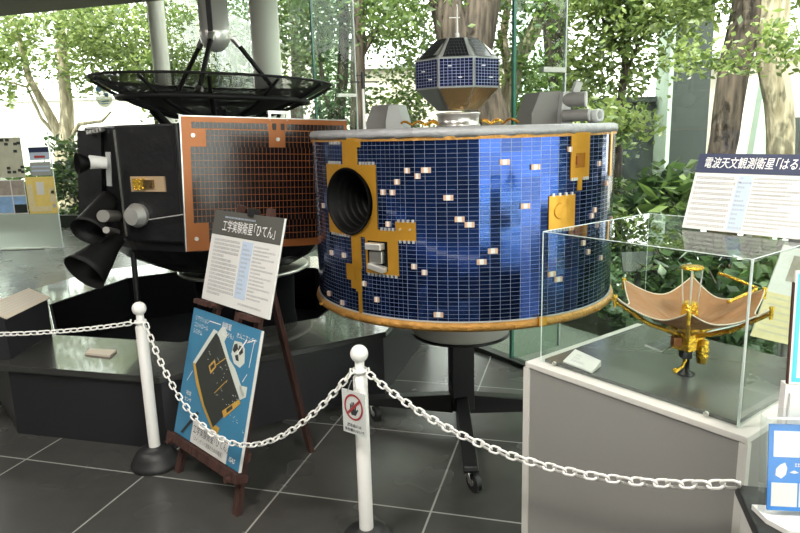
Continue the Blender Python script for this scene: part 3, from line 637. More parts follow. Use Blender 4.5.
patch(gp_, -38.8, -26.1, 1.072, 1.083); patch(gp_, -38.8, -33.0, 1.083, 1.09); patch(gp_, -38.8, -38.0, .937, 1.072); patch(gp_, -29.9, -26.1, .937, 1.072); patch(gp_, -38.0, -29.9, .937, .951)
patch(gp_, -33.6, -26.1, 1.083, 1.118)
o3 = obj('gold_window_frame', gp_, 'gold', ds)
gp_ = MB(); patch(gp_, -26.8, -19.9, 1.079, 1.154); o4 = obj('gold_panel', gp_, 'gold', ds)
for t in (-25.1, -21.7): obj('stud', MB().cyl(dp(t, 1.125, DR), dp(t, 1.125, DR+.012), .004, n=10), 'alu', o4)
gp_ = MB(); patch(gp_, 31.6, 33.6, 1.298, 1.474); patch(gp_, 38.3, 40.6, 1.298, 1.474); patch(gp_, 33.6, 38.3, 1.396, 1.474); patch(gp_, 33.6, 38.3, 1.298, 1.338); patch(gp_, 35.0, 37.0, 1.25, 1.298); o5 = obj('gold_window_frame', gp_, 'gold', ds)
gp_ = MB(); patch(gp_, 33.6, 38.3, 1.338, 1.396, DR-.001, DR+.0015); obj('sensor_recess_shade', gp_, 'gold_dark', o5)  # flat darker patch paints the shade of a sunk recess
gp_ = MB(); patch(gp_, 33.7, 34.4, 1.352, 1.385, DR, DR+.012); obj('sensor_catch', gp_, 'copper', o5)
gp_ = MB(); patch(gp_, 23.1, 33.9, 1.105, 1.238); o6 = obj('gold_panel', gp_, 'gold', ds)
c = dp(27.4, 1.177, DR+.004); dn = (dp(27.4, 1.177, 1)-dp(27.4, 1.177, 0)).normalized()
obj('round_cap', MB().cyl(c, c+dn*.006, .032, .029, 28), 'gold', o6)
gp_ = MB(); patch(gp_, 56.7, 59.0, 1.29, 1.472); obj('gold_strip', gp_, 'gold', ds)
tb = MB()
tabs(tb, -57.5, -49.3, 1.378, 5); tabs(tb, -40.4, -33.8, 1.378, 5); tabs(tb, -57.5, -46.0, 1.080, 7); tabs(tb, -32.6, -27, 1.122, 4); tabs(tb, -38.5, -26.3, .934, 8); tabs(tb, -26.5, -20, 1.157, 4); tabs(tb, -26, -20, 1.076, 4)
tabs(tb, 23.3, 33.7, 1.241, 4); tabs(tb, 23.3, 33.7, 1.102, 8); tabs(tb, 31.7, 34.8, 1.296, 3); tabs(tb, 37.3, 40.4, 1.296, 3); tabs(tb, -56, -49, 1.458, 5)
o = obj('edge_tab', tb, 'alu', ds, kind='stuff')
# silver instrument in the window
gp_ = MB(); patch(gp_, -38.0, -29.9, .951, 1.072, DR-.002, DR+.001); o7 = obj('instrument_recess', gp_, 'black_matte', ds)
tn = dp(-34, 1.01, 1)-dp(-34, 1.01, 0); ex = Vector((math.cos(rad(-34)), math.sin(rad(-34)), 0)); RB = Matrix((ex, tn.normalized(), Vector((0, 0, 1)))).transposed()
obj('instrument_block', MB().box(dp(-34, 1.008, DR+.004), (.062, .03, .05), RB), 'steel', o7, bevel=.004)
obj('instrument_bracket', MB().box(dp(-34.3, 1.052, DR+.012), (.075, .04, .026), RB), 'alu', o7, bevel=.003)
obj('instrument_bracket', MB().box(dp(-33.6, .966, DR+.012), (.078, .04, .022), RB @ Matrix.Rotation(rad(12), 3, 'Y')), 'alu', o7, bevel=.003)
# small connector boxes scattered over the cells
conn = [(-30.9, 1.267, 0), (-27.5, 1.267, 0), (-25.8, 1.308, 0), (-22.3, 1.351, 0), (-18.9, 1.33, 0), (-16.2, 1.352, 1), (-9.4, 1.248, 1), (-6.0, 1.166, 1), (-3.0, 1.145, 1), (-29.4, 1.143, 0), (7.8, 1.375, 1),
  (17.9, 1.352, 1), (30.85, 1.412, 0), (46.9, 1.348, 0), (53.75, 1.262, 0), (14.6, 1.207, 1), (44.9, 1.161, 0), (43.2, 1.14, 0), (4.2, 1.041, 1), (38.7, 1.035, 0), (41.6, .993, 0), (51, .95, 0), (-58.3, .991, 0), (-49.9, .994, 0),
  (-20.7, .98, 0), (-17.3, .958, 0), (-40.1, .889, 0), (-34.8, .83, 0), (.7, 1.0, 1), (-13, .79, 1), (-52.3, .782, 0), (-62.6, .798, 0), (-63.5, 1.19, 0), (24.5, .93, 1), (27.3, .905, 1), (62, 1.1, 0)]
for t, z, wd in conn:
    w_ = 1.5 if wd else .85
    gp_ = MB(); patch(gp_, t-w_, t+w_, z-.010, z+.010, DR, DR+.007); o = obj('connector', gp_, 'paper', ds)
    gp_ = MB(); patch(gp_, t-w_, t-w_*.45, z-.010, z+.010, DR, DR+.0085); patch(gp_, t+w_*.45, t+w_, z-.010, z+.010, DR, DR+.0085); obj('connector_end', gp_, 'pale_copper', o)
# little eight sided orbiter on the adapter ring
OC = Vector((.293, 3.14, 1.743)); Rv = .204; zq = .063; RT_ = .098; zt_ = .158
vang = [15+45*k for k in range(8)]
def ov(th, r, z): return Vector((OC.x+r*math.sin(rad(th)), OC.y-r*math.cos(rad(th)), OC.z+z))
orb = obj('small_orbiter', MB().add([ov(a, r, z) for r, z in ((RT_*.96, -zt_), (Rv*.985, -zq), (Rv*.985, zq), (RT_*.96, zt_)) for a in vang], [(j*8+i, j*8+(i+1) % 8, (j+1)*8+(i+1) % 8, (j+1)*8+i) for j in range(3) for i in range(8)]+[tuple(reversed(range(8))), tuple(range(24, 32))]), 'grey_frame', ds)
for k in range(8):
    t0, t1 = vang[k], vang[(k+1) % 8]; A_, B_ = ov(t0, Rv, -zq), ov(t1, Rv, -zq); C_, D_ = ov(t1, Rv, zq), ov(t0, Rv, zq); ctr = (A_+B_+C_+D_)/4
    nr = Vector((ctr.x-OC.x, ctr.y-OC.y, 0)).normalized(); m_ = MB(); m_.uv = []
    m_.add([v.lerp(ctr, .07)+nr*.003 for v in (A_, B_, C_, D_)], [(0, 1, 2, 3)]); m_.uv += [(0, 0), (8, 0), (8, 9), (0, 9)]
    pn = obj('side_panel', m_, 'mini_cells', orb)
    if k in (7, 0, 6):
        ex_ = (B_-A_).normalized()
        for (u_, v_) in ((.33, .72), (.62, .33)) if k != 6 else ((.4, .6), (.7, .3)):
            p_ = A_.lerp(B_, u_)+Vector((0, 0, 2*zq*v_))+nr*.006; obj('panel_tag', MB().bar(p_-ex_*.008, p_+ex_*.008, .010, .004), 'paper', orb)
    E_, F_ = ov(t1, RT_, zt_), ov(t0, RT_, zt_); ctr = (C_+D_+E_+F_)/4; nn_ = (C_-D_).cross(E_-C_).normalized()
    if nn_.z < 0: nn_ = -nn_
    m_ = MB(); m_.uv = []; q4 = [D_.lerp(C_, .10), C_.lerp(D_, .10), E_.lerp(F_, .05), F_.lerp(E_, .05)]
    m_.add([v.lerp(ctr, .08)+nn_*.003 for v in q4], [(0, 1, 2, 3)]); m_.uv += [(0, 0), (8, 0), (8, 6), (0, 6)]
    obj('upper_panel', m_, 'dark_cells', orb)
    if k % 2 == 0:
        up_ = nn_*.006; G_ = C_.lerp(E_, .12)+up_; obj('corner_plate', MB().add([G_+(D_-C_).normalized()*.034, G_+(D_-C_).normalized()*.004, C_.lerp(E_, .72)+up_+(D_-C_).normalized()*.006], [(0, 1, 2)]), 'alu', orb)
    E_, F_ = ov(t1, RT_, -zt_), ov(t0, RT_, -zt_); ctr = (A_+B_+E_+F_)/4; nn_ = (B_-A_).cross(E_-B_).normalized()
    if nn_.z > 0: nn_ = -nn_
    obj('lower_foil', MB().add([v.lerp(ctr, .04)+nn_*.002 for v in (A_, B_, E_, F_)], [(3, 2, 1, 0)]), 'bronze' if k in (7, 0, 1, 3, 4) else 'foil_reflection', orb)  # bronze and grey-green faces: differing reflections put into the colour
obj('adapter_ring', MB().lathe([(.085, 1.508), (.104, 1.510), (.104, 1.520), (.098, 1.524), (.098, 1.562), (.104, 1.566), (.104, 1.574), (.06, 1.578)], (OC.x, OC.y, 0), 40), 'steel', ds)
obj('orbiter_antenna', MB().cyl((OC.x, OC.y, OC.z+zt_), (OC.x, OC.y, OC.z+zt_+.03), .009, n=10).cyl((OC.x, OC.y, OC.z+zt_+.02), (OC.x, OC.y, OC.z+zt_+.155), .005, .003, 8).box((OC.x-.012, OC.y, OC.z+zt_+.098), (.05, .003, .004)), 'white_paint', orb)
for sx, ph in ((-1, .3), (1, 1.1)):
    pts = [(OC.x+sx*(.10+.013*i), OC.y-.08-.02*math.sin(i*.5+ph), 1.520+.020*abs(math.sin(i*.65+ph))) for i in range(14)]
    obj('cable', MB().tube(pts, .006, 6), 'gold_dark', ds)
    pts = [(OC.x+sx*(.10+.010*i), OC.y-.12+.02*math.sin(i*.7), 1.518+.014*abs(math.sin(i*.5+ph))) for i in range(10)]
    obj('cable', MB().tube(pts, .005, 6), 'gold_model', ds)
# rod antenna on the left of the top
ab = Vector((-.145, 3.06, 1.505))
an = obj('rod_antenna', MB().cyl(ab, ab+Vector((0, 0, .185)), .0075, .006, 10), 'white_paint', ds)
obj('antenna_head', MB().cyl(ab+Vector((0, 0, .185)), ab+Vector((0, 0, .26)), .008, n=10).bar(ab+Vector((-.07, 0, .217)), ab+Vector((.075, .0, .214)), .006, .006).bar(ab+Vector((-.03, 0, .243)), ab+Vector((.02, 0, .245)), .006, .006), 'black', an)
# sensor hoods
def hood(o, sx, sy, sz, rot, nm, slope=.45, flip=1):
    R = Matrix.Rotation(rad(rot), 3, 'Z'); o = Vector(o)
    pf = [(-sx/2, 0), (sx/2, 0), (sx/2, sz*.35), (sx/2-sx*slope*0, sz*.35), (sx*.5-sx*slope, sz), (-sx/2+sx*.06, sz)]
    pf = [(-sx/2, 0), (sx/2, 0), (sx/2, sz*.30), (sx*.10, sz), (-sx*.32, sz), (-sx/2, sz*.30)] if flip == 0 else [(-sx/2, 0), (sx/2, 0), (sx/2*.98, sz*.35), (sx*.22, sz), (-sx*.30, sz*.97), (-sx/2*.99, sz*.33)]
    n = len(pf); vs = [o+R @ Vector((flip*u if flip else u, y, z)) for y in (-sy/2, sy/2) for u, z in pf]
    return MB().add(vs, [tuple(range(n)), tuple(reversed(range(n, 2*n)))]+[(i, i+n, (i+1) % n+n, (i+1) % n) for i in range(n)])
h1_ = obj('sensor_hood', hood((-.045, 3.33, 1.51), .175, .12, .118, -20, 'h'), 'grey_paint', ds)
obj('hood_side', hood((.012, 3.30, 1.51), .085, .13, .114, -20, 'h'), 'grey_light', h1_)
h2 = obj('sensor_hood', hood((.705, 3.17, 1.51), .21, .16, .150, 15, 'h'), 'grey_paint', ds)
obj('hood_side', hood((.765, 3.155, 1.51), .055, .165, .146, 15, 'h'), 'grey_light', h2)
for (p0, p1, r) in (((.78, 3.10, 1.618), (.868, 3.06, 1.618), .034), ((.765, 3.05, 1.545), (.868, 3.0, 1.547), .027)):
    tb_ = obj('sensor_tube', MB().cyl(p0, p1, r, n=24), 'grey_paint', ds)
    d_ = (Vector(p1)-Vector(p0)).normalized(); obj('tube_lid', MB().cyl(Vector(p1), Vector(p1)+d_*.006, r*1.04, n=24), 'grey_light', tb_)
tb_ = obj('sensor_tube', MB().lathe([(.016, -.03), (.030, -.03), (.030, .02), (.026, .022), (.018, .022), (.016, -.01)], (.905, 3.02, 1.541), 24, Vector((.62, -.75, .1)).to_track_quat('Z', 'Y').to_matrix()), 'grey_light', ds)
tb_ = obj('sensor_tube', MB().cyl((.915, 3.08, 1.543), (.945, 3.055, 1.543), .027, n=24), 'grey_light', ds)
obj('sensor_fin', MB().box((.835, 3.09, 1.672), (.03, .05, .05), Matrix.Rotation(rad(20), 3, 'Y')), 'grey_light', ds)
# ------------------------------------------------------------------ rolling stand under the drum
st = thing('rolling_stand', (.296, 3.13, 0), 'black rolling stand with four legs and a steel ring carrying the drum', 'stand')
SX, SY = .296, 3.13
obj('steel_ring', MB().lathe([(.12, .512), (.236, .512), (.241, .520), (.241, .71), (.236, .718), (.12, .718)], (SX, SY, 0), 56), 'ring_steel', st)
obj('ring_base', MB().lathe([(.10, .500), (.243, .500), (.244, .512), (.10, .512)], (SX, SY, 0), 56), 'black', st)
obj('post', MB().box((SX, SY, .30), (.112, .112, .40), Matrix.Rotation(rad(8), 3, 'Z')), 'black', st, bevel=.004)
ang = [(-92, .645, 1), (-3, .62, 1), (168, .50, 1), (85, .55, 1)]
for a, l, _ in ang:
    d = Vector((math.cos(rad(a)), math.sin(rad(a)), 0)); n_ = Vector((-d.y, d.x, 0)); o_ = Vector((SX, SY, 0))
    pf = [(.04, .075), (l, .088), (l+.02, .105), (l+.01, .125), (.04, .175)]
    vs = [o_+d*u+n_*s*.031+Vector((0, 0, z)) for s in (-1, 1) for u, z in pf]; n5 = len(pf)
    lg = obj('leg', MB().add(vs, [tuple(range(n5)), tuple(reversed(range(n5, 2*n5)))]+[(i, i+n5, (i+1) % n5+n5, (i+1) % n5) for i in range(n5)]), 'black', st, bevel=.004)
    c_ = o_+d*(l-.03); w_ = c_+Vector((.012, -.02, .042)); axd = Vector((.80, .45, 0)).normalized()
    obj('caster', MB().cyl(w_-axd*.012, w_+axd*.012, .042, n=24), 'rubber', lg)
    obj('caster_hub', MB().cyl(w_-axd*.016, w_+axd*.016, .014, n=16), 'steel', lg)
    obj('caster_fork', MB().bar(w_-axd*.02+Vector((0, 0, .0)), c_-axd*.02+Vector((0, 0, .088)), .022, .004, axd).bar(w_+axd*.02, c_+axd*.02+Vector((0, 0, .088)), .022, .004, axd).cyl(c_+Vector((0, 0, .080)), c_+Vector((0, 0, .092)), .024, n=16), 'steel', lg)
# ------------------------------------------------------------------ dark box satellite with mesh dish
NZ = thing('box_satellite', (-1.22, 4.45, .62), 'black box shaped satellite with wide mesh dish, orange brown panel and two nozzles', 'satellite')
A_ = (-1.17, 3.66); body = [A_, (-.45, 4.02), (-.36, 4.5), (-.62, 4.95), (-1.15, 5.15), (-1.65, 5.05), (-2.0, 4.62), (-1.95, 4.16), (-1.62, 3.83)]
obj('body', MB().prism(body, .90, 1.575), 'black_mli', NZ, bevel=.012)
bc = Vector((-1.15, 4.40)); bt = [(bc.x+(p[0]-bc.x)*.95, bc.y+(p[1]-bc.y)*.95) for p in body]
lw = MB(); n9 = len(body); ringz = [(.95, .90), (.93, .84), (.80, .74), (.60, .66), (.46, .64)]
vs = []
for f_, z in ringz:
    for p in body: vs.append((bc.x+(p[0]-bc.x)*f_, bc.y+(p[1]-bc.y)*f_, z))
lw.add(vs, [(j*n9+(i+1) % n9, j*n9+i, (j+1)*n9+i, (j+1)*n9+(i+1) % n9) for j in range(len(ringz)-1) for i in range(n9)]); lw.add(vs[-n9:], [tuple(range(n9))])
obj('lower_bowl', lw, 'black_mli', NZ)
# front face fittings (face from A to D)
fA = Vector((-1.62, 3.83, 0)); fB = Vector((-1.17, 3.66, 0)); fe = (fB-fA).normalized(); ff = frame(fA, fe, (0, 0, 1))
rec = obj('instrument_window', MB().rect(ff, .085, .325, 1.197, 1.283, -.002, .012), 'beige_box', NZ)
obj('gold_box', MB().rect(ff, .115, .19, 1.21, 1.272, .01, .03), 'gold_model', rec); obj('green_box', MB().rect(ff, .19, .255, 1.22, 1.265, .01, .03), 'bronze', rec)
q = at(ff, .118, 1.06); 
obj('steel_knob', MB().cyl(q, q+ff[3]*.03, .066, .072, 28).cyl(q+ff[3]*.03, q+ff[3]*.075, .072, .050, 28), 'alu', NZ)
obj('thin_rod', MB().cyl(at(ff, .22, 1.04, .05), at(ff, .47, 1.075, .03), .004, n=6), 'alu', NZ)
obj('corner_sheath', MB().tube([at(ff, .447, z, .012) for z in (.91, 1.1, 1.3, 1.45, 1.57)], .022, 8), 'black_mli', NZ)
# left side fittings
obj('side_bracket', MB().bar(aty(108, 152, 3.80), aty(109.5, 186, 3.80), .026, .012), 'grey_light', NZ)
obj('edge_glint', MB().rect(ff, -.006, .004, .93, 1.55, .0, .006), 'steel', NZ)  # thin steel strip put in for the glint down the body edge
sb = obj('side_box', MB().bar(aty(97, 238, 4.02), aty(95, 131, 4.02), .14, .16), 'black_mli', NZ)
for k in range(5):
    p_ = aty(91+3.2*k, 132.5-.8*k, 3.92); obj('top_clip', MB().box(p_, (.012, .10, .02)), 'alu', sb)
p0, p1 = aty(108, 163, 3.75), aty(89, 162, 3.72)
sc_ = obj('scope_barrel', MB().cyl(p0, p1, .032, .040, 20), 'white_paint', NZ)
pm = aty(84, 163, 3.71); dd = (pm-p0).normalized()
obj('scope_lens', MB().cyl(p1-dd*.01, pm, .03, .036, 24).lathe([(.034, -.06), (.062, .0), (.055, .0), (.02, -.03), (1e-4, -.03)], pm+Vector((-.015, -.05, 0)), 24, Vector((-.75, -.65, .02)).to_track_quat('Z', 'Y').to_matrix()), 'lens', sc_)
def nozzle(p_apex, p_mouth, r0, r1):
    d = (p_mouth-p_apex); l = d.length; R = d.to_track_quat('Z', 'Y').to_matrix()
    return MB().lathe([(1e-4, 0), (r0, 0), (r0*1.15, l*.2), (r0+(r1-r0)*.45, l*.5), (r1*.90, l*.86), (r1, l), (r1-.005, l), (r1*.80, l*.78), (r0*.9, l*.3), (1e-4, l*.25)], p_apex, 40, R)
obj('thruster_nozzle', nozzle(aty(109, 198, 3.86), aty(88, 232, 3.62), .052, .098), 'carbon', NZ)
obj('thruster_nozzle', nozzle(aty(117, 238, 3.80), aty(84, 273, 3.58), .050, .128), 'carbon', NZ)
for (a, b, r) in (((103, 216), (115, 216), .040), ((106, 230), (116, 232), .022)):
    obj('steel_valve', MB().cyl(aty(a[0], a[1], 3.60), aty(b[0]+1, b[1], 3.85), r*.85, n=24), 'steel', NZ)
# orange brown solar panel
po = Vector((-1.195, 3.60, 0)); pe = Vector((-.325, 3.99, 0)); u_ = (pe-po).normalized(); u3 = (u_*math.cos(rad(-2.6))+Vector((0, 0, 1))*math.sin(rad(-2.6))); v3 = (Vector((0, 0, 1))*math.cos(rad(-2.6))-u_*math.sin(rad(-2.6)))
pf = frame(po+Vector((0, 0, .868)), u3, v3); PW = (pe-po).length; PH = .742
pan = obj('orange_panel', MB().rect(pf, 0, PW, 0, PH, -.022, 0), 'copper', NZ)
obj('panel_edge', MB().rect(pf, -.006, .0, 0, PH, -.03, .002).rect(pf, -.006, PW, PH, PH+.006, -.03, .002), 'steel', pan)
def cells(u0, u1, v0, v1, nu, nv, name='cell_block', d=.0025):
    m_ = MB(); m_.uv = []; m_.add([at(pf, u0, v0, d), at(pf, u1, v0, d), at(pf, u1, v1, d), at(pf, u0, v1, d)], [(0, 1, 2, 3)]); m_.uv += [(.13, .085), (nu+.0, .085), (nu+.0, nv+.0), (.13, nv+.0)]
    return obj(name, m_, 'brown_cells', pan)
cu = .0232; cv = .0383
cells(.055, .055+18*cu, PH-.062, PH-.028, 18, 1); cells(.585, .585+15*cu, PH-.062, PH-.028, 15, 1)
cells(.130, .130+15*cu, PH-.068-3*.031, PH-.068, 15, 3); cells(.575, .575+16*cu, PH-.068-3*.031, PH-.068, 16, 3)
zt2 = PH-.068-3*.031
cells(.045, .045+39*cu, zt2-11*cv, zt2, 39, 11)
cells(.125, .125+35*cu, zt2-14*cv, zt2-11*cv, 35, 3)
for (u, v) in ((.06, PH-.10), (.53, PH-.115), (.055, .07)):
    obj('panel_bolt', MB().cyl(at(pf, u, v, 0), at(pf, u, v, .012), .011, n=14), 'steel', pan)
for u in (.512, .560):
    obj('panel_hinge', MB().rect(pf, u-.010, u+.010, PH-.062, PH-.026, .0, .008), 'black', pan)
obj('panel_latch', MB().rect(pf, .475, .60, PH+.028, PH+.045, -.03, .01).rect(pf, .48, .495, PH-.01, PH+.03, -.02, .0).rect(pf, .58, .595, PH-.01, PH+.03, -.02, .0), 'steel', pan)
# dish
RT = Matrix.Rotation(rad(2.5), 3, 'Y'); DCn = Vector((-1.19, 4.47, 1.848)); RD = .765; dep = .235
def dq(r, a, dz=0): return DCn+RT @ Vector((r*math.cos(a), r*math.sin(a), -dep+dep*(r/RD)**2+dz))
mb = MB(); rs = [.08, .2, .32, .44, .56, .68, .765]; n = 72
mb.add([dq(r, 2*PI*i/n) for r in rs for i in range(n)], [(j*n+i, j*n+(i+1) % n, (j+1)*n+(i+1) % n, (j+1)*n+i) for j in range(len(rs)-1) for i in range(n)], True)
dish = obj('mesh_dish', mb, 'dish_mesh', NZ)
def loop(r, dz, w, nseg=72): return [dq(r, 2*PI*i/nseg, dz) for i in range(nseg+1)]
obj('dish_rim', MB().tube(loop(.765, 0, 1), .008, 8), 'carbon', dish)
obj('support_ring', MB().tube(loop(.605, -.028, 1), .018, 8), 'carbon', dish)
for k in range(12):
    a = 2*PI*k/12+.22
    obj('dish_rib', MB().tube([dq(r, a, -.012-.02*(1-r/.8)) for r in (.08, .3, .5, .65, .765)], lambda f: .016-.006*f, 6), 'carbon', dish)
hubp = dq(0, 0, -.02); obj('dish_hub', MB().lathe([(1e-4, -.045), (.12, -.045), (.14, 0), (.10, .03), (1e-4, .03)], hubp, 28), 'carbon', dish)
for a in (-2.35, -1.2, .3, 2.4, 3.3, 1.4):
    p_ = dq(.42, a, -.03); obj('dish_support', MB().cyl(p_, (DCn.x+.36*math.cos(a)+.02, DCn.y+.36*math.sin(a), 1.57), .014, n=8), 'carbon', NZ)
fd = Vector((-1.165, 4.47, 0)); 
feed = obj('feed_pod', MB().lathe([(1e-4, 2.035), (.045, 2.045), (.078, 2.075), (.096, 2.115), (.098, 2.15), (.098, 2.17), (.094, 2.175), (.094, 2.40), (1e-4, 2.40)], fd, 36), 'alu', NZ)
for a, r_ in ((rad(-85), .555), (rad(32), .50), (rad(146), .46)):
    e_ = dq(r_, a, .01); s_ = fd+Vector((.115*math.cos(a), .115*math.sin(a), 2.135))
    sk = obj('feed_strut', MB().cyl(e_, s_, .016, .015, 12), 'carbon', NZ)
    obj('strut_clamp', MB().cyl(s_, s_-(s_-e_).normalized()*.07, .021, n=12).bar(s_, fd+Vector((.08*math.cos(a), .08*math.sin(a), 2.14)), .04, .03), 'steel', sk)
    obj('strut_foot', MB().cyl(e_, e_+(s_-e_).normalized()*.04, .026, n=12), 'steel', sk)
obj('feed_spine', MB().bar(fd+Vector((0, -.10, 2.13)), fd+Vector((0, -.10, 2.40)), .03, .02), 'black', feed)
# stand of the box satellite: plate, pedestal, rods
ns = thing('satellite_pedestal', (-1.10, 4.42, .02), 'black pedestal with a pale round plate holding up the dark satellite', 'stand')
obj('round_plate', MB().lathe([(1e-4, .592), (.43, .592), (.445, .60), (.445, .612), (.43, .622), (1e-4, .622)], (-1.08, 4.42, 0), 56), 'steel', ns)
obj('pedestal', MB().lathe([(.40, .02), (.36, .06), (.33, .30), (.34, .592)], (-1.08, 4.42, 0), 40), 'black_matte', ns)
for (px, Y) in ((133.5, 4.0),):
    a, b = aty(px, 252, Y), aty(137, 312, Y); b.z = .02; a.z = .92
    rd = obj('support_rod', MB().cyl(a, b, .017, n=12), 'black', ns); m_ = a.lerp(b, .55); obj('rod_collar', MB().cyl(m_, m_+(a-b).normalized()*.03, .028, n=14), 'black', rd)
    obj('rod_base', MB().cyl(b, b+Vector((0, 0, .02)), .05, n=16), 'black', rd)
for k in range(3):
    a = rad(-70+45*k); obj('base_foot', MB().bar((-1.08+.36*math.cos(a), 4.42+.36*math.sin(a), .05), (-1.08+.75*math.cos(a), 4.42+.75*math.sin(a), .04), .06, .05), 'black_matte', ns)
# ------------------------------------------------------------------ barrier posts and chains
def barrier_post(x, y, h, label):
    t = thing('barrier_post', (x, y, 0), label, 'barrier post', 'white barrier posts')
    obj('base', MB().lathe([(1e-4, 0), (.108, 0), (.112, .006), (.112, .022), (.104, .028), (.096, .052), (.078, .078), (.062, .088), (.040, .091), (.040, .096), (1e-4, .096)], (x, y, 0), 40), 'rubber', t)
    obj('pole', MB().lathe([(.0255, .095), (.0255, h-.115), (.021, h-.108), (.0165, h-.10), (.0165, h-.055)], (x, y, 0), 28), 'white_plastic', t)
    obj('ball', MB().sphere((x, y, h-.030), .031, 24, 14), 'white_plastic', t)
    obj('hook_collar', MB().lathe([(.019, h-.098), (.026, h-.098), (.026, h-.084), (.019, h-.084)], (x, y, 0), 24), 'white_plastic', t)
    for a in (-2.3, -.75):
        p = Vector((x+.026*math.cos(a), y+.026*math.sin(a), h-.09)); d = Vector((math.cos(a), math.sin(a), 0))
        obj('hook', MB().tube([p, p+d*.014, p+d*.02+Vector((0, 0, .010)), p+d*.016+Vector((0, 0, .02))], .004, 6), 'white_plastic', t)
    return t
PLx, PLy, PRx, PRy = -1.166, 2.80, -.148, 2.115
barrier_post(PLx, PLy, .787, 'white barrier post on a black dome base before the black plinth')
barrier_post(PRx, PRy, .788, 'white barrier post with a hand sign hung on it, in front of the drum')
def link_mb(mb, c, t, side, ln=.043, wd=.027, r=.0034):
    t = t.normalized(); s = (side-t*side.dot(t)).normalized(); a = (ln-wd)/2; R = wd/2-r; pts = []
    for k in range(7): q = -PI/2+PI*k/6; pts.append(c+t*(a+R*math.cos(q))+s*(R*math.sin(q)))
    for k in range(7): q = PI/2+PI*k/6; pts.append(c+t*(-a+R*math.cos(q))+s*(R*math.sin(q)))
    n = len(pts); nn = t.cross(s).normalized(); m = 6; vs = []
    for i, p in enumerate(pts):
        tg = (pts[(i+1) % n]-pts[i-1]).normalized(); x = tg.cross(nn).normalized()
        vs += [p+(x*math.cos(2*PI*j/m)+nn*math.sin(2*PI*j/m))*r for j in range(m)]
    mb.add(vs, [(i*m+j, i*m+(j+1) % m, ((i+1) % n)*m+(j+1) % m, ((i+1) % n)*m+j) for i in range(n) for j in range(m)], True)
def chain(p0, p1, sag, label, bulge=0, roll=.5):
    p0, p1 = Vector(p0), Vector(p1); hd = Vector((p1.x-p0.x, p1.y-p0.y, 0)).normalized(); out = Vector((hd.y, -hd.x, 0))
    if out.y > 0: out = -out
    f = lambda s: p0.lerp(p1, s)+Vector((0, 0, -4*sag*s*(1-s)))+out*bulge*4*s*(1-s)
    S = [f(i/400) for i in range(401)]; acc = [0]
    for i in range(400): acc.append(acc[-1]+(S[i+1]-S[i]).length)
    pitch = .0305; n = int(acc[-1]/pitch); mb = MB(); j = 0
    for i in range(n):
        d = (i+.5)*acc[-1]/n
        while acc[j+1] < d: j += 1
        c = S[j].lerp(S[j+1], (d-acc[j])/(acc[j+1]-acc[j])); t = (S[j+1]-S[j]).normalized()
        upv = Vector((0, 0, 1)); u = (upv-t*t.dot(upv)).normalized(); w_ = t.cross(u); a = (roll if i % 2 else roll+PI/2)
        link_mb(mb, c, t, u*math.cos(a)+w_*math.sin(a))
    o = obj('barrier_chain', mb, 'white_plastic'); tag(o, label, 'chain', 'white barrier chains'); return o
HZc = .70
chain((PLx+.035, PLy-.035, HZc), (PRx-.03, PRy-.035, HZc), .375, 'white plastic chain hanging between the two white posts, across the blue poster', bulge=.075)
chain((PRx+.03, PRy-.035, HZc), (.665, 1.183, .788), .115, 'white plastic chain running from the sign post past the drum to the black table')
chain((-2.62, 2.86, .72), (PLx-.03, PLy-.035, HZc), .055, 'white plastic chain reaching from the left picture edge to the dome based post')
chain((-2.95, 4.15, .82), (-2.150, 3.45, .645), .05, 'short end of white chain behind the caption stand at far left')
# hand sign hung on the right post
sf = frame((-.152-.056, 2.066, .500), (math.cos(rad(-37)), math.sin(rad(-37)), 0), (0, 0, 1))
sg = thing('notice_sign', (-.17, 2.04, .505), 'white no touching hand sign hung on the barrier post', 'sign')
SW, SH = .102, .155
pl_ = obj('sign_plate', MB().rect(sf, 0, SW, 0, SH, -.002, .001), 'white_paint', sg)
ci = [(SW/2+.041*math.cos(2*PI*i/40), .098+.047*math.sin(2*PI*i/40)) for i in range(40)]; cj = [(SW/2+.034*math.cos(2*PI*i/40), .098+.040*math.sin(2*PI*i/40)) for i in range(40)]
rg = MB(); rg.add([at(sf, u, v, .0025) for u, v in ci+cj], [(i, (i+1) % 40, 40+(i+1) % 40, 40+i) for i in range(40)])
q = rad(40); rg.add([at(sf, SW/2+a*math.cos(q)*.037-b*math.sin(q)*.0045, .098+a*math.sin(q)*.043+b*math.cos(q)*.0045, .0026) for a, b in ((-1, -1), (1, -1), (1, 1), (-1, 1))], [(0, 1, 2, 3)])
obj('prohibition_ring', rg, 'red', pl_)
hm = MB(); hx, hy = SW/2-.002, .090
pts = [(-.014, -.010), (-.008, -.021), (.010, -.021), (.016, -.010), (.022, .001), (.018, .004), (.012, -.003), (.012, .0), (-.014, .0)]
hm.add([at(sf, hx+u, hy+v, .0018) for u, v in pts], [tuple(range(len(pts)))])
for u, hgt in ((-.0115, .019), (-.0045, .026), (.0025, .027), (.0092, .021)):
    hm.add([at(sf, hx+u+a, hy+b, .0018) for a, b in ((-.0025, -.001), (.0028, -.001), (.0028, hgt-.003), (.001, hgt), (-.001, hgt), (-.0025, hgt-.003))], [(0, 1, 2, 3, 4, 5)])
obj('hand_symbol', hm, 'ink_dark', pl_)
lettering('sign_lettering', [('展示品には', .0125, SW/2, .0265, 'CENTER', 1, .02), ('手を触れないで', .0125, SW/2, .009, 'CENTER', 1, .02)], sf, .002, 'ink_dark', pl_)
obj('sign_cord', MB().tube([at(sf, SW*.25, SH-.006, .002), at(sf, SW*.42, SH+.035, -.002), at(sf, SW*.6, SH+.04, -.002), at(sf, SW*.78, SH-.006, .002)], .0016, 5), 'alu', sg)
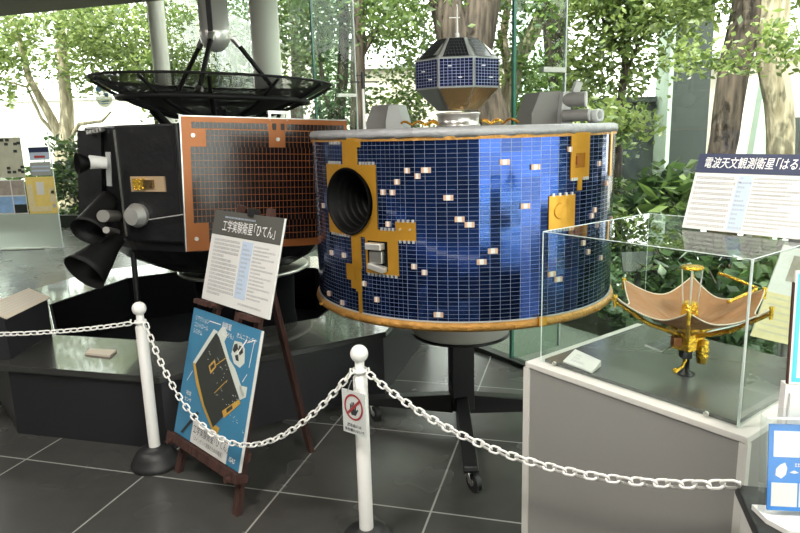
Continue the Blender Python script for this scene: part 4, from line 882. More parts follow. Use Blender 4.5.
obj('clear_sleeve', MB().rect(sf, -.003, SW+.003, -.003, SH+.018, .0035, .0042), 'acrylic', sg)
# ------------------------------------------------------------------ easel with two boards
EO = Vector((-1.057, 2.716, 0)); eu_ = Vector((math.cos(rad(-45.3)), math.sin(rad(-45.3)), 0)); eb_ = Vector((-eu_.y, eu_.x, 0)); TH = rad(15.5)
ev_ = Vector((eb_.x*math.sin(TH), eb_.y*math.sin(TH), math.cos(TH))); ef = frame(EO, eu_, ev_); LEAN = ef[3]
if LEAN.dot(Vector((0, -1, 0))) < 0: ef = (ef[0], ef[1], ef[2], -ef[3])
es = thing('easel', (-.78, 2.66, 0), 'dark brown wooden display easel carrying a text board and a blue poster', 'easel')
def fpt(u, v, d=0): return at(ef, u, v, d)
obj('leg', MB().bar(fpt(.0, .0, -.02), fpt(.175, 1.25, -.02), .036, .022, eb_), 'wood', es); obj('leg', MB().bar(fpt(.505, .0, -.02), fpt(.40, 1.25, -.02), .036, .022, eb_), 'wood', es)
obj('mast', MB().bar(fpt(.272, .17, -.025), fpt(.288, 1.235, -.025), .034, .020, eb_), 'wood', es)
for v, w0, w1 in ((.235, .03, .50), (.86, .12, .44), (1.13, .16, .42)):
    obj('cross_rail', MB().rect(ef, w0, w1, v-.02, v+.02, -.045, -.030), 'wood', es)
bk = Vector((-.455, 2.885, 0)); obj('back_leg', MB().bar(bk+Vector((0, 0, .0)), fpt(.285, 1.14, -.05), .034, .022, eb_), 'wood', es)
obj('ledge', MB().rect(ef, -.05, .545, .150, .178, -.018, .040).rect(ef, -.05, .545, .178, .186, .030, .040), 'wood', es)
for u in (.0, .50):
    obj('ledge_peg', MB().cyl(fpt(u, .155, -.03), fpt(u, .155, .06), .014, n=12), 'wood', es)
for u in (.13, .42):
    obj('upper_peg', MB().cyl(fpt(u, .796, -.03), fpt(u, .796, .032), .012, n=12), 'wood', es)
for u in (-.01, .36): obj('upper_ledge', MB().rect(ef, u, u+.11, .785, .805, -.01, .035), 'wood', es)
obj('top_clip', MB().rect(ef, .285, .325, 1.205, 1.24, -.012, .016), 'black', es)
# text board
BW, BH = .533, .405; bf = (fpt(.010, .810, .008), ef[1], ef[2], ef[3])
bd = thing('text_board', fpt(.27, .81), 'white text board with a dark grey title band on the upper part of the easel', 'sign board')
bp = obj('board_panel', MB().rect(bf, 0, BW, 0, BH, -.010, 0), 'paper', bd)
obj('title_band', MB().rect(bf, 0, BW, BH-.108, BH+.0005, .0003, .0012), 'header_grey', bp)
lettering('title_lettering', [('工学実験衛星', .054, .082, BH-.084, 'LEFT', .76, 0), ('「ひてん」', .054, .082+.054*.76*5.55, BH-.084, 'LEFT', .76, 0)], bf, .002, 'ink_white', bp)
obj('subtitle_print', dashes(bf, .095, .33, BH-.032, BH-.020, 1, .007, .002, 5, .013), 'pale_blue', bp, kind='stuff')
obj('blue_column', MB().rect(bf, .262, .345, .045, BH-.118, .0003, .0008), 'pale_blue', bp)
ps = dashes(bf, .035, .245, .03, BH-.120, 15, .0105, .0014, 3, .012)
obj('small_print', ps, 'ink', bp, kind='stuff')
obj('small_print', dashes(bf, .275, .335, .06, BH-.125, 12, .007, .0014, 4, .012, .2), 'ink', bp, kind='stuff'); obj('small_print', dashes(bf, .355, .51, .05, BH-.125, 15, .0065, .0014, 6, .009, .35), 'ink', bp, kind='stuff')
obj('small_print', dashes(bf, .30, .47, .018, .032, 1, .008, .0014, 8, .009), 'ink', bp, kind='stuff')
# blue poster
QW, QH = .552, .575; qf = (fpt(-.040, .183, .010), ef[1], ef[2], ef[3])
po_ = thing('blue_poster', fpt(.25, .183), 'blue poster board of a satellite drawing standing on the easel ledge', 'poster')
pp = obj('poster_panel', MB().rect(qf, 0, QW, 0, QH, -.010, 0), 'poster_blue', po_)
obj('poster_edge', MB().rect(qf, QW, QW+.006, 0, QH, -.010, .0005), 'white_paint', pp)
def art(name, mat, polys, d): 
    mb = MB()
    for pl2 in polys: mb.add([at(qf, u*QW, v*QH, d) for u, v in pl2], [tuple(range(len(pl2)))])
    return obj(name, mb, mat, pp)
# (u,v) of the drawing: a drum seen obliquely with its deck to the upper right
def uv_(px, py): # bilinear inverse of the poster's outline in the close view
    from mathutils.geometry import intersect_ray_tri
    P_ = ray(px, py); o_ = Vector((0, 0, H)); r_ = Vector(P_); k = (qf[0]-o_).dot(qf[3])/r_.dot(qf[3]); X = o_+r_*k-qf[0]
    return (X.dot(qf[1])/QW, X.dot(qf[2])/QH)
Zp = lambda l: [uv_(165+x/5.33, 305+y/5.33) for x, y in l]
Zq = lambda l: [uv_(165+x/5.92, 395+y/5.92) for x, y in l]
art('drawing_outline', 'pic_white', [Zp([(280, 152), (300, 122), (322, 116), (336, 160), (318, 195), (345, 290), (375, 338), (405, 425), (424, 480), (400, 505), (330, 300)]), Zp([(398, 428), (440, 438), (432, 492), (402, 506)]), Zp([(372, 190), (410, 200), (428, 235), (425, 310), (400, 335), (368, 310), (355, 260)])], .0012)
art('drawing_rim', 'pic_white', [Zp([(262, 128), (284, 142), (166, 318), (150, 306)])], .0014)
art('drawing_rim', 'pic_gold', [Zp([(151, 306), (164, 312), (182, 410), (212, 530), (262, 650), (252, 668), (200, 540), (166, 415)]), Zp([(252, 655), (268, 640), (292, 655), (276, 700)])], .0014)
art('drawing_cells', 'pic_dark', [Zp([(274, 148), (290, 170), (330, 292), (394, 490), (392, 505), (258, 652), (210, 530), (181, 410), (164, 314)])], .0018)
art('drawing_facets', 'pic_dark', [Zp([(372, 210), (388, 205), (392, 235), (372, 255), (362, 240)]), Zp([(398, 215), (415, 222), (418, 255), (400, 270), (392, 240)]), Zp([(375, 270), (392, 260), (395, 300), (380, 295)])], .0020)
art('drawing_square', 'pic_gold', [Zp([(235, 325), (268, 288), (275, 330), (245, 368)])], .0022)
art('drawing_block', 'pic_gold', [Zq([(340, 95), (440, 25), (452, 48), (350, 138)])], .0022)
art('drawing_square_centre', 'pic_dark', [Zp([(243, 328), (264, 306), (268, 328), (248, 350)]), Zq([(365, 85), (400, 60), (404, 80), (368, 108)])], .0025)
random.seed(3); dots = []
for _ in range(46):
    a, b = random.random(), random.random(); x = 190+(a*150)+b*40+(b*60); y = 200+a*120+b*330+a*b*60
    u, v = Zp([(x, y)])[0]
    dots.append([(u-.004, v-.003), (u+.004, v-.003), (u+.004, v+.003), (u-.004, v+.003)])
art('drawing_dots', 'pic_white', dots, .0023)
def ln(a, b, w=.0035):
    (x0, y0), (x1, y1) = a, b; dx, dy = (x1-x0), (y1-y0)*1.04; l = math.hypot(dx, dy); nx, ny = -dy/l*w, dx/l*w
    return [(x0+nx, y0+ny), (x1+nx, y1+ny), (x1-nx, y1-ny), (x0-nx, y0-ny)]
zl = lambda a, b, w=.0035: ln(*Zp([a, b]), w)
art('leader_lines', 'ink_white', [zl((240, 85), (300, 105)), zl((440, 185), (385, 265), .006), zl((480, 190), (450, 335)), zl((482, 188), (440, 202)), zl((120, 400), (150, 350)), zl((440, 370), (415, 410))], .0024)
o_u, o_v = Zp([(270, 470)])[0]
art('drawing_lines', 'pic_gold', [zl((275, 320), (330, 280)), zl((265, 470), (335, 400))], .0024)
lettering('poster_lettering', [('リアクション', .026, .03, QH-.048, 'LEFT', .8, 0), ('コントロール', .026, .03, QH-.078, 'LEFT', .8, 0), ('システム', .026, .03, QH-.108, 'LEFT', .8, 0),
    ('副衛星', .029, .262, QH-.040, 'LEFT', .9, 0), ('「はごろも」', .026, .252, QH-.072, 'LEFT', .8, 0), ('オムニアンテナ', .026, .385, QH-.058, 'LEFT', .84, 0),
    ('地球', .023, .055, .190, 'LEFT', 1, .01), ('センサ', .023, .048, .162, 'LEFT', .9, .01)], qf, .0024, 'ink_white', pp)
art('dark_stripe', 'pic_dark', [Zq([(195, 95), (205, 110), (105, 225), (95, 215)])], .0024)
lettering('corner_lettering', [('ISAS', .027, QW-.080, .022, 'LEFT', .9, .02, .25)], qf, .0024, 'ink_white', pp)
lb = obj('label_strip', MB().rect(qf, .155, .455, .002, .098, .0004, .003), 'paper', pp)
lettering('label_lettering', [('工学実験衛星', .040, .166, .050, 'LEFT', .74, 0), ('「ひてん」', .040, .166+.040*.74*5.55, .050, 'LEFT', .74, 0), ('（スイングバイ実験のための衛星）', .022, .168, .018, 'LEFT', .76, 0)], qf, .0036, 'ink_dark', pp)
# ------------------------------------------------------------------ glass show case
Ca, Cb, Cc = Vector((.39, 1.739, 0)), Vector((.722, 1.302, 0)), Vector((.81, 2.023, 0)); e1 = (Cb-Ca).normalized(); e2 = Vector((-e1.y, e1.x, 0))
CW, CD = .549, .507; ZP = .85; ZG = 1.222
def cq(u, v): p = Ca+e1*u+e2*v; return (p.x, p.y)
def crect(u0, u1, v0, v1): return [cq(u0, v0), cq(u1, v0), cq(u1, v1), cq(u0, v1)]
pd = thing('display_pedestal', (Ca+e1*CW/2+e2*CD/2), 'grey display pedestal with off white edges under the glass case', 'pedestal')
ML, MR_, MF, MBk = .028, .030, .026, .012
obj('pedestal_body', MB().prism(crect(-ML, CW+MR_, -MF, CD+MBk), 0, ZP-.016), 'case_grey', pd)
obj('pedestal_top', MB().prism(crect(-ML-.004, CW+MR_+.004, -MF-.004, CD+MBk+.004), ZP-.016, ZP), 'case_edge', pd, bevel=.002)
for u, v in ((-ML, -MF), (CW+MR_, -MF), (-ML, CD+MBk), (CW+MR_, CD+MBk)):
    obj('corner_trim', MB().prism(crect(u-.008 if u < 0 else u-.012, u+.012 if u < 0 else u+.006, v-.006 if v < 0 else v-.012, v+.012 if v < 0 else v+.006), 0, ZP-.016), 'case_edge', pd)
gc = thing('glass_case', (Ca+e1*CW/2+e2*CD/2)+Vector((0, 0, ZP)), 'clear glass show case over the gold satellite model', 'show case')
obj('case_board', MB().prism(crect(.008, CW-.008, .008, CD-.008), ZP+.001, ZP+.010), 'case_board', gc)
tg = .005
for nm, uv4 in (('front_pane', (0, CW, 0, tg)), ('back_pane', (0, CW, CD-tg, CD)), ('side_pane', (0, tg, tg, CD-tg)), ('side_pane', (CW-tg, CW, tg, CD-tg))):
    obj(nm, MB().prism(crect(*uv4), ZP+.001, ZG-tg), 'glass_case', gc)
obj('top_pane', MB().prism(crect(0, CW, 0, CD), ZG-tg, ZG), 'glass_case', gc)
for (u, v, r_) in ((0, 0, .0014), (CW, 0, .0030), (0, CD, .0010), (CW, CD, .0014)):
    p_ = cq(u, v); obj('pane_edge', MB().cyl((p_[0], p_[1], ZP+.001), (p_[0], p_[1], ZG), r_, n=8), 'case_glint', gc)
ed = [cq(0, 0), cq(CW, 0), cq(CW, CD), cq(0, CD)]
for i in range(4):
    a, b = ed[i], ed[(i+1) % 4]; obj('top_edge', MB().cyl((a[0], a[1], ZG), (b[0], b[1], ZG), .0012, n=6), 'case_glint', gc)
for (u, v) in ((0, 0), (CW, 0)):
    p_ = cq(u, v); obj('corner_clip', MB().box((p_[0], p_[1], ZG-.014), (.024, .024, .026), Matrix.Rotation(math.atan2(e1.y, e1.x), 3, 'Z')), 'acrylic', gc)
for u in (.05, CW-.07):
    p_ = cq(u, -.001); obj('case_stud', MB().cyl((p_[0]-e2.x*.006, p_[1]-e2.y*.006, ZP+.010), (p_[0], p_[1], ZP+.010), .006, n=12), 'steel', gc)
p_ = cq(-.001, .10); p2 = aty(550, 275, 1.745)
# caption card inside
kf = [atz(*p, ZP+.012) for p in ((563, 362), (575, 354), (601, 366), (592, 373))]
cdt = thing('caption_card', (kf[0].x, kf[0].y, ZP+.010), 'small white caption card lying in the glass case, left of the model', 'card')
mb = MB(); lo = [Vector((p.x, p.y, ZP+.011)) for p in kf]; hi_ = [lo[0]+Vector((0, 0, .004)), lo[1]+Vector((0, 0, .016)), lo[2]+Vector((0, 0, .016)), lo[3]+Vector((0, 0, .004))]
mb.add(lo+hi_, [(3, 2, 1, 0), (4, 5, 6, 7), (0, 1, 5, 4), (1, 2, 6, 5), (2, 3, 7, 6), (3, 0, 4, 7)]); cc = obj('card_wedge', mb, 'paper', cdt)
cf = frame(hi_[0], hi_[3]-hi_[0], hi_[1]-hi_[0]); obj('card_print', dashes(cf, .02, .065, .012, (hi_[1]-hi_[0]).length-.02, 3, .010, .001, 9, .006), 'ink', cc, kind='stuff')
# gold satellite model on a rod
MX, MY = .735, 1.595; mo = Vector((MX, MY, 0))
ms = thing('satellite_model', (MX, MY, ZP+.010), 'small gold satellite model with a brown scalloped dish on a black rod', 'model')
obj('rod', MB().lathe([(.022, ZP+.010), (.022, ZP+.016), (.009, ZP+.02), (.0085, .945), (1e-4, .945)], mo, 20), 'black', ms)
RDm = .198; TA = rad(65); zc, ztp = .985, 1.078; nth, nr = 144, 12; vs = []
def dish_edge(a): 
    k = (a-TA)/(PI/3); f = abs((k % 1)-.5)*2      # 1 at a tip, 0 half way
    return RDm*(.74+.26*f**1.8), zc+(ztp-zc)*(.56+.44*f**2.2)
for j in range(nr+1):
    for i in range(nth):
        a = 2*PI*i/nth; r_, z_ = dish_edge(a); f = j/nr
        k = (a-TA)/(PI/3); tipf = abs((k % 1)-.5)*2
        vs.append(mo+Vector((r_*f*math.cos(a), r_*f*math.sin(a), zc+(z_-zc)*f**1.5+.002*math.sin(6*a*4)*f*(1-f))))
mb = MB().add(vs, [(j*nth+i, j*nth+(i+1) % nth, (j+1)*nth+(i+1) % nth, (j+1)*nth+i) for j in range(nr) for i in range(nth)], True)
md = obj('scalloped_dish', mb, 'dish_cloth', ms)
eg = [mo+Vector((dish_edge(a)[0]*math.cos(a), dish_edge(a)[0]*math.sin(a), dish_edge(a)[1])) for a in [2*PI*i/144 for i in range(145)]]
obj('dish_hem', MB().tube(eg, .0018, 5), 'paper_warm', md)
for k in range(6):
    a = TA+k*PI/3; tip = mo+Vector((RDm*math.cos(a), RDm*math.sin(a), ztp)); ro_ = mo+Vector((.02*math.cos(a), .02*math.sin(a), zc-.018))
    ar = obj('gold_arm', MB().tube([ro_, ro_.lerp(tip, .5)+Vector((0, 0, -.020)), tip+Vector((0, 0, -.012))], lambda f: .0065-.002*f, 8), 'gold_model', ms)
    obj('arm_tip', MB().cyl(tip+Vector((0, 0, -.026)), tip+Vector((0, 0, .004)), .004, .006, 8), 'gold_model', ar)
obj('gold_tower', MB().lathe([(.026, zc-.005), (.024, zc+.02), (.019, zc+.066), (.012, zc+.070), (1e-4, zc+.070)], mo, 8, smooth=False), 'gold_model', ms)
for k in range(4):
    a = PI/4+k*PI/2+.3; obj('tower_rod', MB().cyl(mo+Vector((.017*math.cos(a), .017*math.sin(a), zc+.06)), mo+Vector((.024*math.cos(a), .024*math.sin(a), 1.142)), .0016, n=6), 'alu', ms)
obj('top_disc', MB().lathe([(1e-4, 1.140), (.026, 1.140), (.028, 1.143), (.026, 1.147), (1e-4, 1.147)], mo, 28), 'gold_model', ms)
bx = obj('gold_body', MB().box(mo+Vector((.0, 0, zc-.032)), (.062, .055, .048), Matrix.Rotation(.5, 3, 'Z')), 'gold_model', ms, bevel=.004)
obj('gold_thruster', MB().lathe([(1e-4, -.03), (.012, -.028), (.016, 0), (.014, .03), (.010, .034), (1e-4, .034)], mo+Vector((.030, -.02, zc-.060)), 14), 'gold_model', ms)
obj('dark_instrument', MB().box(mo+Vector((-.012, -.02, zc-.062)), (.024, .024, .022)), 'black', ms); obj('red_instrument', MB().box(mo+Vector((-.035, -.012, zc-.030)), (.02, .02, .022)), 'copper', ms)
obj('gold_antenna', MB().tube([mo+Vector((-.01, -.02, zc-.07)), mo+Vector((-.025, -.035, zc-.092)), mo+Vector((-.045, -.045, zc-.098))], .004, 6).sphere(mo+Vector((-.047, -.045, zc-.098)), .007, 10, 6), 'gold_model', ms)
def wing(pts):
    q4 = [Vector(p) for p in pts]; n_ = (q4[1]-q4[0]).cross(q4[3]-q4[0]).normalized()
    if n_.z < 0: n_ = -n_
    sl = MB().add([p-n_*.003 for p in q4]+[p-n_*.0004 for p in q4], [(0, 1, 2, 3), (4, 5, 6, 7), (0, 1, 5, 4), (1, 2, 6, 5), (2, 3, 7, 6), (3, 0, 4, 7)])
    wg = obj('solar_wing', sl, 'alu', ms); c_ = sum(q4, Vector())/4; m_ = MB(); m_.uv = []
    m_.add([p.lerp(c_, .05)+n_*.0004 for p in q4], [(0, 1, 2, 3)]); m_.uv += [(0, 0), (0, 2), (3, 2), (3, 0)]; obj('wing_cells', m_, 'model_cells', wg)
wing([atz(645, 345, .935), atz(661, 351, .935), atz(688, 339, .940), atz(676, 333, .940)])
wing([atz(748, 322, .962), atz(738, 317, .962), atz(698, 326, .955), atz(706, 332, .955)])
obj('gold_boom', MB().tube([aty(719, 273, 1.70), aty(738, 280, 1.66), aty(757, 288, 1.62)], .0042, 6), 'gold_model', ms); obj('gold_boom', MB().tube([aty(728, 302, 1.54), aty(742, 296, 1.58), aty(757, 289, 1.62)], .0045, 6), 'gold_model', ms)
# title board on the case
e52 = Vector((math.cos(rad(-52.5)), math.sin(rad(-52.5)), 0)); b52 = Vector((-e52.y, e52.x, 0)); T2 = rad(20)
tfm = frame(Vector((.758, 1.722, ZG+.004)), e52, b52*math.sin(T2)+Vector((0, 0, math.cos(T2))))
if tfm[3].y > 0: tfm = (tfm[0], tfm[1], tfm[2], -tfm[3])
TW, TH2 = .305, .204
tb = thing('title_board', tuple(tfm[0]+e52*TW/2), 'white information board with a navy title band, standing on the glass case', 'sign board')
tp = obj('board_panel', MB().rect(tfm, 0, TW, 0, TH2, -.004, 0), 'paper', tb)
obj('title_band', MB().rect(tfm, 0, TW, TH2-.052, TH2+.0004, .0003, .0008), 'header_navy', tp)
lettering('title_lettering', [('電波天文観測衛星', .0315, .018, TH2-.036, 'LEFT', .70, .006, .12), ('「はるか」', .0315, .018+.0315*.70*7.5, TH2-.036, 'LEFT', .70, .006, .12)], tfm, .0012, 'ink_white', tp)
sk = [(.107, 0), (.140, 0), (.152, TH2-.056), (.119, TH2-.056)]
obj('blue_column', MB().add([at(tfm, u, v, .0006) for u, v in [(.116, .004), (.152, .004), (.152, TH2-.056), (.116, TH2-.056)]], [(0, 1, 2, 3)]), 'pale_blue', tp)
obj('small_print', dashes(tfm, .008, .108, .004, TH2-.058, 10, .0072, .001, 21, .0065), 'ink', tp, kind='stuff')
obj('small_print', dashes(tfm, .120, .148, .006, TH2-.058, 12, .0048, .001, 22, .006, .3), 'ink', tp, kind='stuff'); obj('small_print', dashes(tfm, .156, .295, .004, TH2-.058, 14, .0042, .001, 23, .005, .45), 'ink', tp, kind='stuff')
obj('prop', MB().bar(at(tfm, TW*.4, TH2*.7, -.006), at(tfm, TW*.4, TH2*.7, -.006)+b52*.075-Vector((0, 0, at(tfm, TW*.4, TH2*.7, -.006).z-ZG-.002)), .03, .004, e52), 'paper', tb)
# leaning caption sheet right of the case
lf = frame(Vector((1.135, 2.02, .815)), (.965, 0, -.26), (.26, 0, .965)); lf = (lf[0], lf[1], lf[2], Vector((0, -1, 0)))
ls = thing('caption_stand', (1.26, 2.05, 0), 'white and straw coloured caption sheet on a thin stand beyond the glass case', 'caption stand')
sp_ = obj('sheet', MB().rect(lf, 0, .26, 0, .31, -.004, 0), 'paper', ls)
obj('straw_band', MB().rect(lf, 0, .26, 0, .155, .0003, .0008), 'paper_yellow', sp_); obj('grey_picture', MB().rect(lf, .045, .13, .20, .285, .0003, .0008), 'pic_earth', sp_)
obj('small_print', dashes(lf, .015, .24, .015, .15, 6, .006, .0014, 31, .007), 'ink', sp_, kind='stuff')
obj('stand_post', MB().cyl((1.27, 2.05, .02), (1.27, 2.05, .88), .012, n=12), 'grey_paint', ls); obj('stand_foot', MB().lathe([(1e-4, 0), (.13, 0), (.13, .012), (.02, .02), (1e-4, .02)], (1.27, 2.05, 0), 28), 'grey_paint', ls)
# ------------------------------------------------------------------ black side table with leaflets
TP = Vector((.668, 1.197, 0)); t1 = Vector((.966, -.259, 0)); t2 = Vector((-.259, -.966, 0)); ZS = .78
def tq(u, v): p = TP+t1*u+t2*v; return (p.x, p.y)
tbl = thing('side_table', (TP+t1*.28+t2*.22), 'black topped side table at the right picture edge holding leaflets', 'table')
obj('table_top', MB().prism([tq(0, 0), tq(.56, 0), tq(.56, .46), tq(0, .46)], ZS-.022, ZS), 'black', tbl, bevel=.003)
obj('table_body', MB().prism([tq(.012, .012), tq(.548, .012), tq(.548, .448), tq(.012, .448)], 0, ZS-.022), 'case_edge', tbl)
obj('chain_hook', MB().tube([Vector((.668, 1.192, ZS+.001)), Vector((.664, 1.186, ZS+.008)), Vector((.668, 1.18, ZS+.014))], .003, 6), 'white_plastic', tbl)
Yb = 1.075
def hold_frame(px, py, Y, ang, tilt):
    e = Vector((math.cos(rad(ang)), math.sin(rad(ang)), 0)); b = Vector((-e.y, e.x, 0)); v = b*math.sin(rad(tilt))+Vector((0, 0, math.cos(rad(tilt))))
    o = aty(px, py, Y); return (o, e, v, (-(e.cross(v)) if (e.cross(v)).y > 0 else e.cross(v)))
hf = hold_frame(768, 484, Yb, -8, 8); hf = (Vector((hf[0].x, hf[0].y, ZS+.022)), hf[1], hf[2], hf[3])
bh = thing('brochure_holder', (hf[0].x+.1, Yb, ZS), 'clear acrylic brochure holder with a white base on the black side table', 'brochure holder')
obj('holder_base', MB().slab((Vector((hf[0].x, hf[0].y, ZS+.001)), hf[1], Vector((.139, .99, 0)), Vector((0, 0, 1))), [(-.012, .03), (.215, .03), (.215, -.05), (.02, -.05), (-.004, -.015)], 0, .010), 'white_plastic', bh)
obj('holder_front', MB().rect(hf, -.008, .21, -.010, .172, .012, .0145), 'acrylic', bh); obj('holder_back', MB().rect(hf, -.008, .21, -.010, .185, -.012, -.009), 'acrylic', bh)
obj('holder_side', MB().rect(hf, -.0095, -.008, -.010, .172, -.012, .0145), 'acrylic', bh); obj('holder_rim', MB().rect(hf, -.008, .21, .172, .1745, .010, .0155), 'case_glint', bh)
lfl = thing('leaflet', (hf[0].x+.1, Yb, ZS+.012), 'blue leaflet with white boxes inside the acrylic brochure holder', 'leaflet')
LW_, LH_ = .205, .160
lp_o = obj('leaflet_sheet', MB().rect(hf, 0, LW_, .0, LH_, .002, .006), 'leaflet_blue', lfl)
wb = MB()
for (u0, u1, v0, v1) in ((.008, .052, .100, .148), (.056, .100, .100, .148), (.104, .148, .100, .148), (.006, .050, .008, .052), (.053, .100, .008, .052), (.103, .150, .008, .052)):
    wb = MB().rect(hf, u0, u1, v0, v1, .006, .0068); obj('white_box', wb, 'paper', lp_o)
bd_ = [(.012, .066), (.022, .060), (.030, .068), (.032, .080), (.028, .090), (.020, .086), (.013, .078)]
obj('bird_shape', MB().add([at(hf, u, v, .0068) for u, v in bd_], [tuple(range(len(bd_)))]), 'paper', lp_o)
obj('bird_shape', MB().add([at(hf, u, v, .0068) for u, v in [(.036, .072), (.044, .070), (.052, .072), (.044, .076)]], [(0, 1, 2, 3)]), 'paper', lp_o)
obj('leaflet_print', dashes(hf, .045, .15, .080, .092, 1, .007, .0068, 41, .006), 'paper', lp_o, kind='stuff'); obj('leaflet_print', dashes(hf, .055, .15, .058, .066, 1, .004, .0068, 42, .004), 'paper', lp_o, kind='stuff')
Y2 = 1.128
af = hold_frame(778, 408, Y2, -8, 4); af0 = Vector((af[0].x, Y2, 0))
rk = thing('leaflet_rack', (af0.x+.1, Y2, ZS), 'white card rack behind the acrylic holder on the side table', 'rack')
zt3 = aty(785, 384, Y2).z
obj('rack_box', MB().box((af0.x+.11, Y2+.0-.005, (ZS+.001+zt3)/2), (.20, .022, zt3-ZS-.002), Matrix.Rotation(rad(-8), 3, 'Z')), 'white_plastic', rk)
obj('rack_front', MB().box((af0.x+.115, Y2-.020, (ZS+.001+aty(785, 392, Y2).z)/2), (.20, .006, aty(785, 392, Y2).z-ZS-.002), Matrix.Rotation(rad(-8), 3, 'Z')), 'paper', rk)
tf_ = (Vector((aty(788, 383, Y2).x, Y2-.002, zt3+.001)), af[1], af[2], af[3])
tb2 = thing('bordered_card', tuple(tf_[0]+tf_[1]*.1), 'white display card with a teal border on top of the white rack', 'card')
hh = aty(795, 273, Y2).z-zt3
cp = obj('card_panel', MB().rect(tf_, 0, .19, 0, hh, -.006, 0), 'paper', tb2)
bm_ = MB(); bo, bi = [(.004, .004), (.186, .004), (.186, hh-.004), (.004, hh-.004)], [(.012, .012), (.178, .012), (.178, hh-.012), (.012, hh-.012)]
bm_.add([at(tf_, u, v, .0006) for u, v in bo+bi], [(i, (i+1) % 4, 4+(i+1) % 4, 4+i) for i in range(4)]); obj('teal_border', bm_, 'teal', cp)
obj('card_edge', MB().rect(tf_, -.003, 0, 0, hh*.9, -.006, .0005), 'wood', cp)
# ------------------------------------------------------------------ on the plinth, far left
ca = Vector((-2.05, 3.66, 0)); cd_ = Vector((0, -1, 0)); cn = Vector((1, 0, 0))
cs = thing('caption_wedge', (ca.x+cd_.x*.2, ca.y+cd_.y*.2, ZT), 'dark wedge shaped caption stand with a beige sloping plate on the plinth', 'caption stand')
sec = [(0, ZT+.001), (0, .603), (-.11, .658), (-.11, ZT+.001)]; n4 = len(sec); LNG = .42
vs = [ca+cd_*s+cn*u+Vector((0, 0, z)) for s in (0, LNG) for u, z in sec]
obj('wedge_body', MB().add(vs, [(0, 1, 2, 3), (7, 6, 5, 4)]+[(i, i+4, (i+1) % 4+4, (i+1) % 4) for i in range(4)]), 'plinth_side', cs)
o_ = ca+cd_*(LNG)+cn*.012+Vector((0, 0, .600)); kf2 = frame(o_, -cd_, cn*-.11+Vector((0, 0, .055))); 
if kf2[3].z < 0: kf2 = (kf2[0], kf2[1], kf2[2], -kf2[3])
pt = obj('caption_plate', MB().rect(kf2, -.0, LNG+.015, 0, .135, .002, .007), 'paper_warm', cs)
obj('plate_print', dashes(kf2, .02, LNG-.02, LNG*.0+.03, .12, 5, .009, .008, 51, .012), 'paper', pt, kind='stuff')
obj('clear_tab', MB().rect(kf2, LNG+.015, LNG+.075, .04, .10, .002, .005), 'acrylic', cs)
k2 = [atz(*p, ZT+.004) for p in ((85, 354), (90, 350), (117, 351), (110, 357))]
cdx = obj('caption_slip', MB().add([Vector((p.x, p.y, ZT+.001)) for p in k2]+[Vector((p.x, p.y, ZT+.012)) for p in k2], [(3, 2, 1, 0), (4, 5, 6, 7), (0, 1, 5, 4), (1, 2, 6, 5), (2, 3, 7, 6), (3, 0, 4, 7)]), 'paper_warm')
tag(cdx, 'small cream slip of card lying on the black plinth top', 'card')
# ------------------------------------------------------------------ glass poster screen at the far left
gf_ = (Vector((-6.6, 9.15, 0)), Vector((1, 0, 0)), Vector((0, 0, 1)), Vector((0, -1, 0)))
gs = thing('glass_screen', (-5.7, 9.15, 0), 'freestanding greenish glass screen at far left with posters on it', 'screen')
obj('screen_pane', MB().rect(gf_, 0, 1.80, .012, 1.62, -.012, 0), 'glass', gs); obj('frosted_band', MB().rect(gf_, 0, 1.80, .012, .50, .001, .003), 'frosted', gs)
obj('screen_edge', MB().rect(gf_, 1.80, 1.812, .012, 1.62, -.012, .0), 'case_glint', gs); obj('screen_foot', MB().rect(gf_, .2, 1.6, .0, .012, -.10, .10), 'steel', gs)
def sp(name, label, px, mat, cat='poster', extra=()):
    q = [aty(x, y, 9.146) for x, y in px]; x0, x1 = (q[0].x+q[3].x)/2, (q[1].x+q[2].x)/2; z1, z0 = (q[0].z+q[1].z)/2, (q[2].z+q[3].z)/2
    o = obj(name, MB().box(((x0+x1)/2, 9.142, (z0+z1)/2), (x1-x0, .004, z1-z0)), mat); tag(o, label, cat, 'posters on the glass screen')
    for (u0, u1, v0, v1, m_, nm) in extra:
        obj(nm, MB().box((x0+(x1-x0)*(u0+u1)/2, 9.138, z0+(z1-z0)*(v0+v1)/2), ((x1-x0)*(u1-u0), .003, (z1-z0)*(v1-v0))), m_, o)
    return o
sp('map_poster', 'olive map poster with small dark pictures at far left of the screen', ((-8, 137), (21, 138), (25, 177), (-6, 178)), 'pic_map', extra=[(u, u+.12, v, v+.07, 'pic_dark', 'picture') for u, v in ((.1, .85), (.32, .9), (.5, .9), (.45, .8), (.75, .8), (.86, .82), (.42, .2), (.42, .1), (.6, .1), (.78, .14), (.88, .22), (.88, .1), (.72, .62))])
sp('photo_poster', 'pale poster with four landscape photos low on the glass screen', ((-6, 180), (25, 180), (28, 214), (-3, 214)), 'paper', extra=[(.02, .54, .56, .98, 'pic_earth', 'photo'), (.58, .98, .56, .98, 'pic_earth', 'photo'), (.02, .54, .04, .52, 'pic_sky', 'photo'), (.58, .98, .28, .52, 'pic_sky', 'photo'), (.58, .98, .03, .28, 'slate', 'photo')])
sp('navy_notice', 'small notice with a navy band, upper one on the screen', ((28.5, 147), (48.5, 147), (50, 160), (29.5, 160)), 'pale_blue', 'notice', extra=[(.0, 1, .60, 1, 'header_navy', 'band'), (.25, .78, .16, .34, 'red', 'red_line')])
sp('grey_notice', 'small grey blue notice below the navy banded notice', ((30, 162), (50.5, 162), (51.8, 175.5), (31, 175.5)), 'grey_frame', 'notice', extra=[(.08, .92, .60, .72, 'pale_blue', 'line'), (.08, .92, .30, .42, 'pale_blue', 'line')])
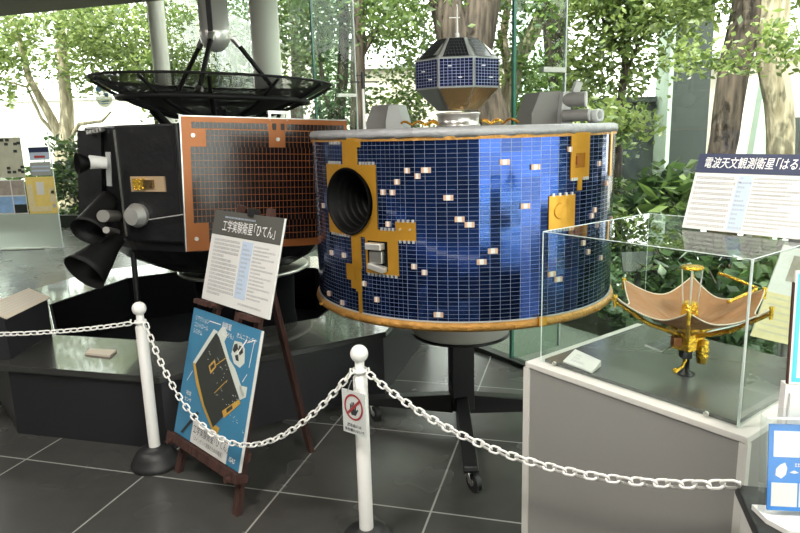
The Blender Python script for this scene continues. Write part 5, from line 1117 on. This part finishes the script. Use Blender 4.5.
sp('yellow_poster', 'yellow poster with a white card picture on the glass screen', ((26, 177), (54.5, 176.5), (58, 213), (29, 214)), 'pic_yellow', extra=[(.36, .62, .52, .86, 'paper', 'card_picture'), (.02, .22, .2, .8, 'paper_yellow', 'pale_side'), (.78, .98, .3, .7, 'paper_yellow', 'pale_side'), (.84, .95, .16, .26, 'ink', 'dark_square'), (.84, .95, .54, .62, 'ink', 'dark_square'), (.05, .8, .06, .20, 'paper_yellow', 'pale_strip')])
# ------------------------------------------------------------------ light
w = bpy.data.worlds.new('world'); scn.world = w; w.use_nodes = True
nt = w.node_tree; nt.nodes.clear()
o = N(nt, 'ShaderNodeOutputWorld'); b = N(nt, 'ShaderNodeBackground'); L(nt, b.outputs[0], o.inputs[0])
b.inputs[0].default_value = (1.0, .995, .97, 1); b.inputs[1].default_value = 4.5
sd = bpy.data.lights.new('sun', 'SUN'); sd.energy = 9.0; sd.angle = rad(1.5); sd.color = (1, .96, .86)
so = bpy.data.objects.new('sun', sd); COL.objects.link(so); so.rotation_euler = Vector((.25, .55, -1.0)).to_track_quat('-Z', 'Y').to_euler()
def added_fill_lamp(x, y, e, size, label):  # fill lamps out of view, added to brighten the room
    t = thing('added_fill_lamp', (x, y, 2.9), label, 'fill lamp', 'added fill lamps')
    obj('housing', MB().lathe([(size/2+.03, -.05), (size/2+.03, 0)], (x, y, 2.9), 28), 'lamp', t)
    ld = bpy.data.lights.new('lamp', 'AREA'); ld.shape = 'DISK'; ld.size = size; ld.energy = e; ld.color = (1, .95, .88)
    lo = bpy.data.objects.new('lamp_light', ld); COL.objects.link(lo); put(lo, (x, y, 2.86), t)
added_fill_lamp(-.9, .9, 55, .5, 'added round fill lamp over the visitors, left of the camera')
added_fill_lamp(.9, .2, 45, .5, 'added round fill lamp over the visitors, right of the camera')
added_fill_lamp(-3.0, 2.2, 35, .5, 'added round fill lamp over the left end of the display')
added_fill_lamp(-5.6, 6.6, 60, .5, 'added round fill lamp before the glass poster screen')  # extra lamp, added to brighten the posters on the screen
vs = scn.view_settings; vs.view_transform = 'Standard'; vs.look = 'None'; vs.gamma = 1; vs.use_curve_mapping = False; vs.exposure = 0.35
scn.cycles.max_bounces = 10; scn.cycles.transparent_max_bounces = 32; scn.cycles.glossy_bounces = 5; scn.cycles.diffuse_bounces = 5
scn.cycles.use_denoising = True; scn.cycles.sample_clamp_indirect = 6
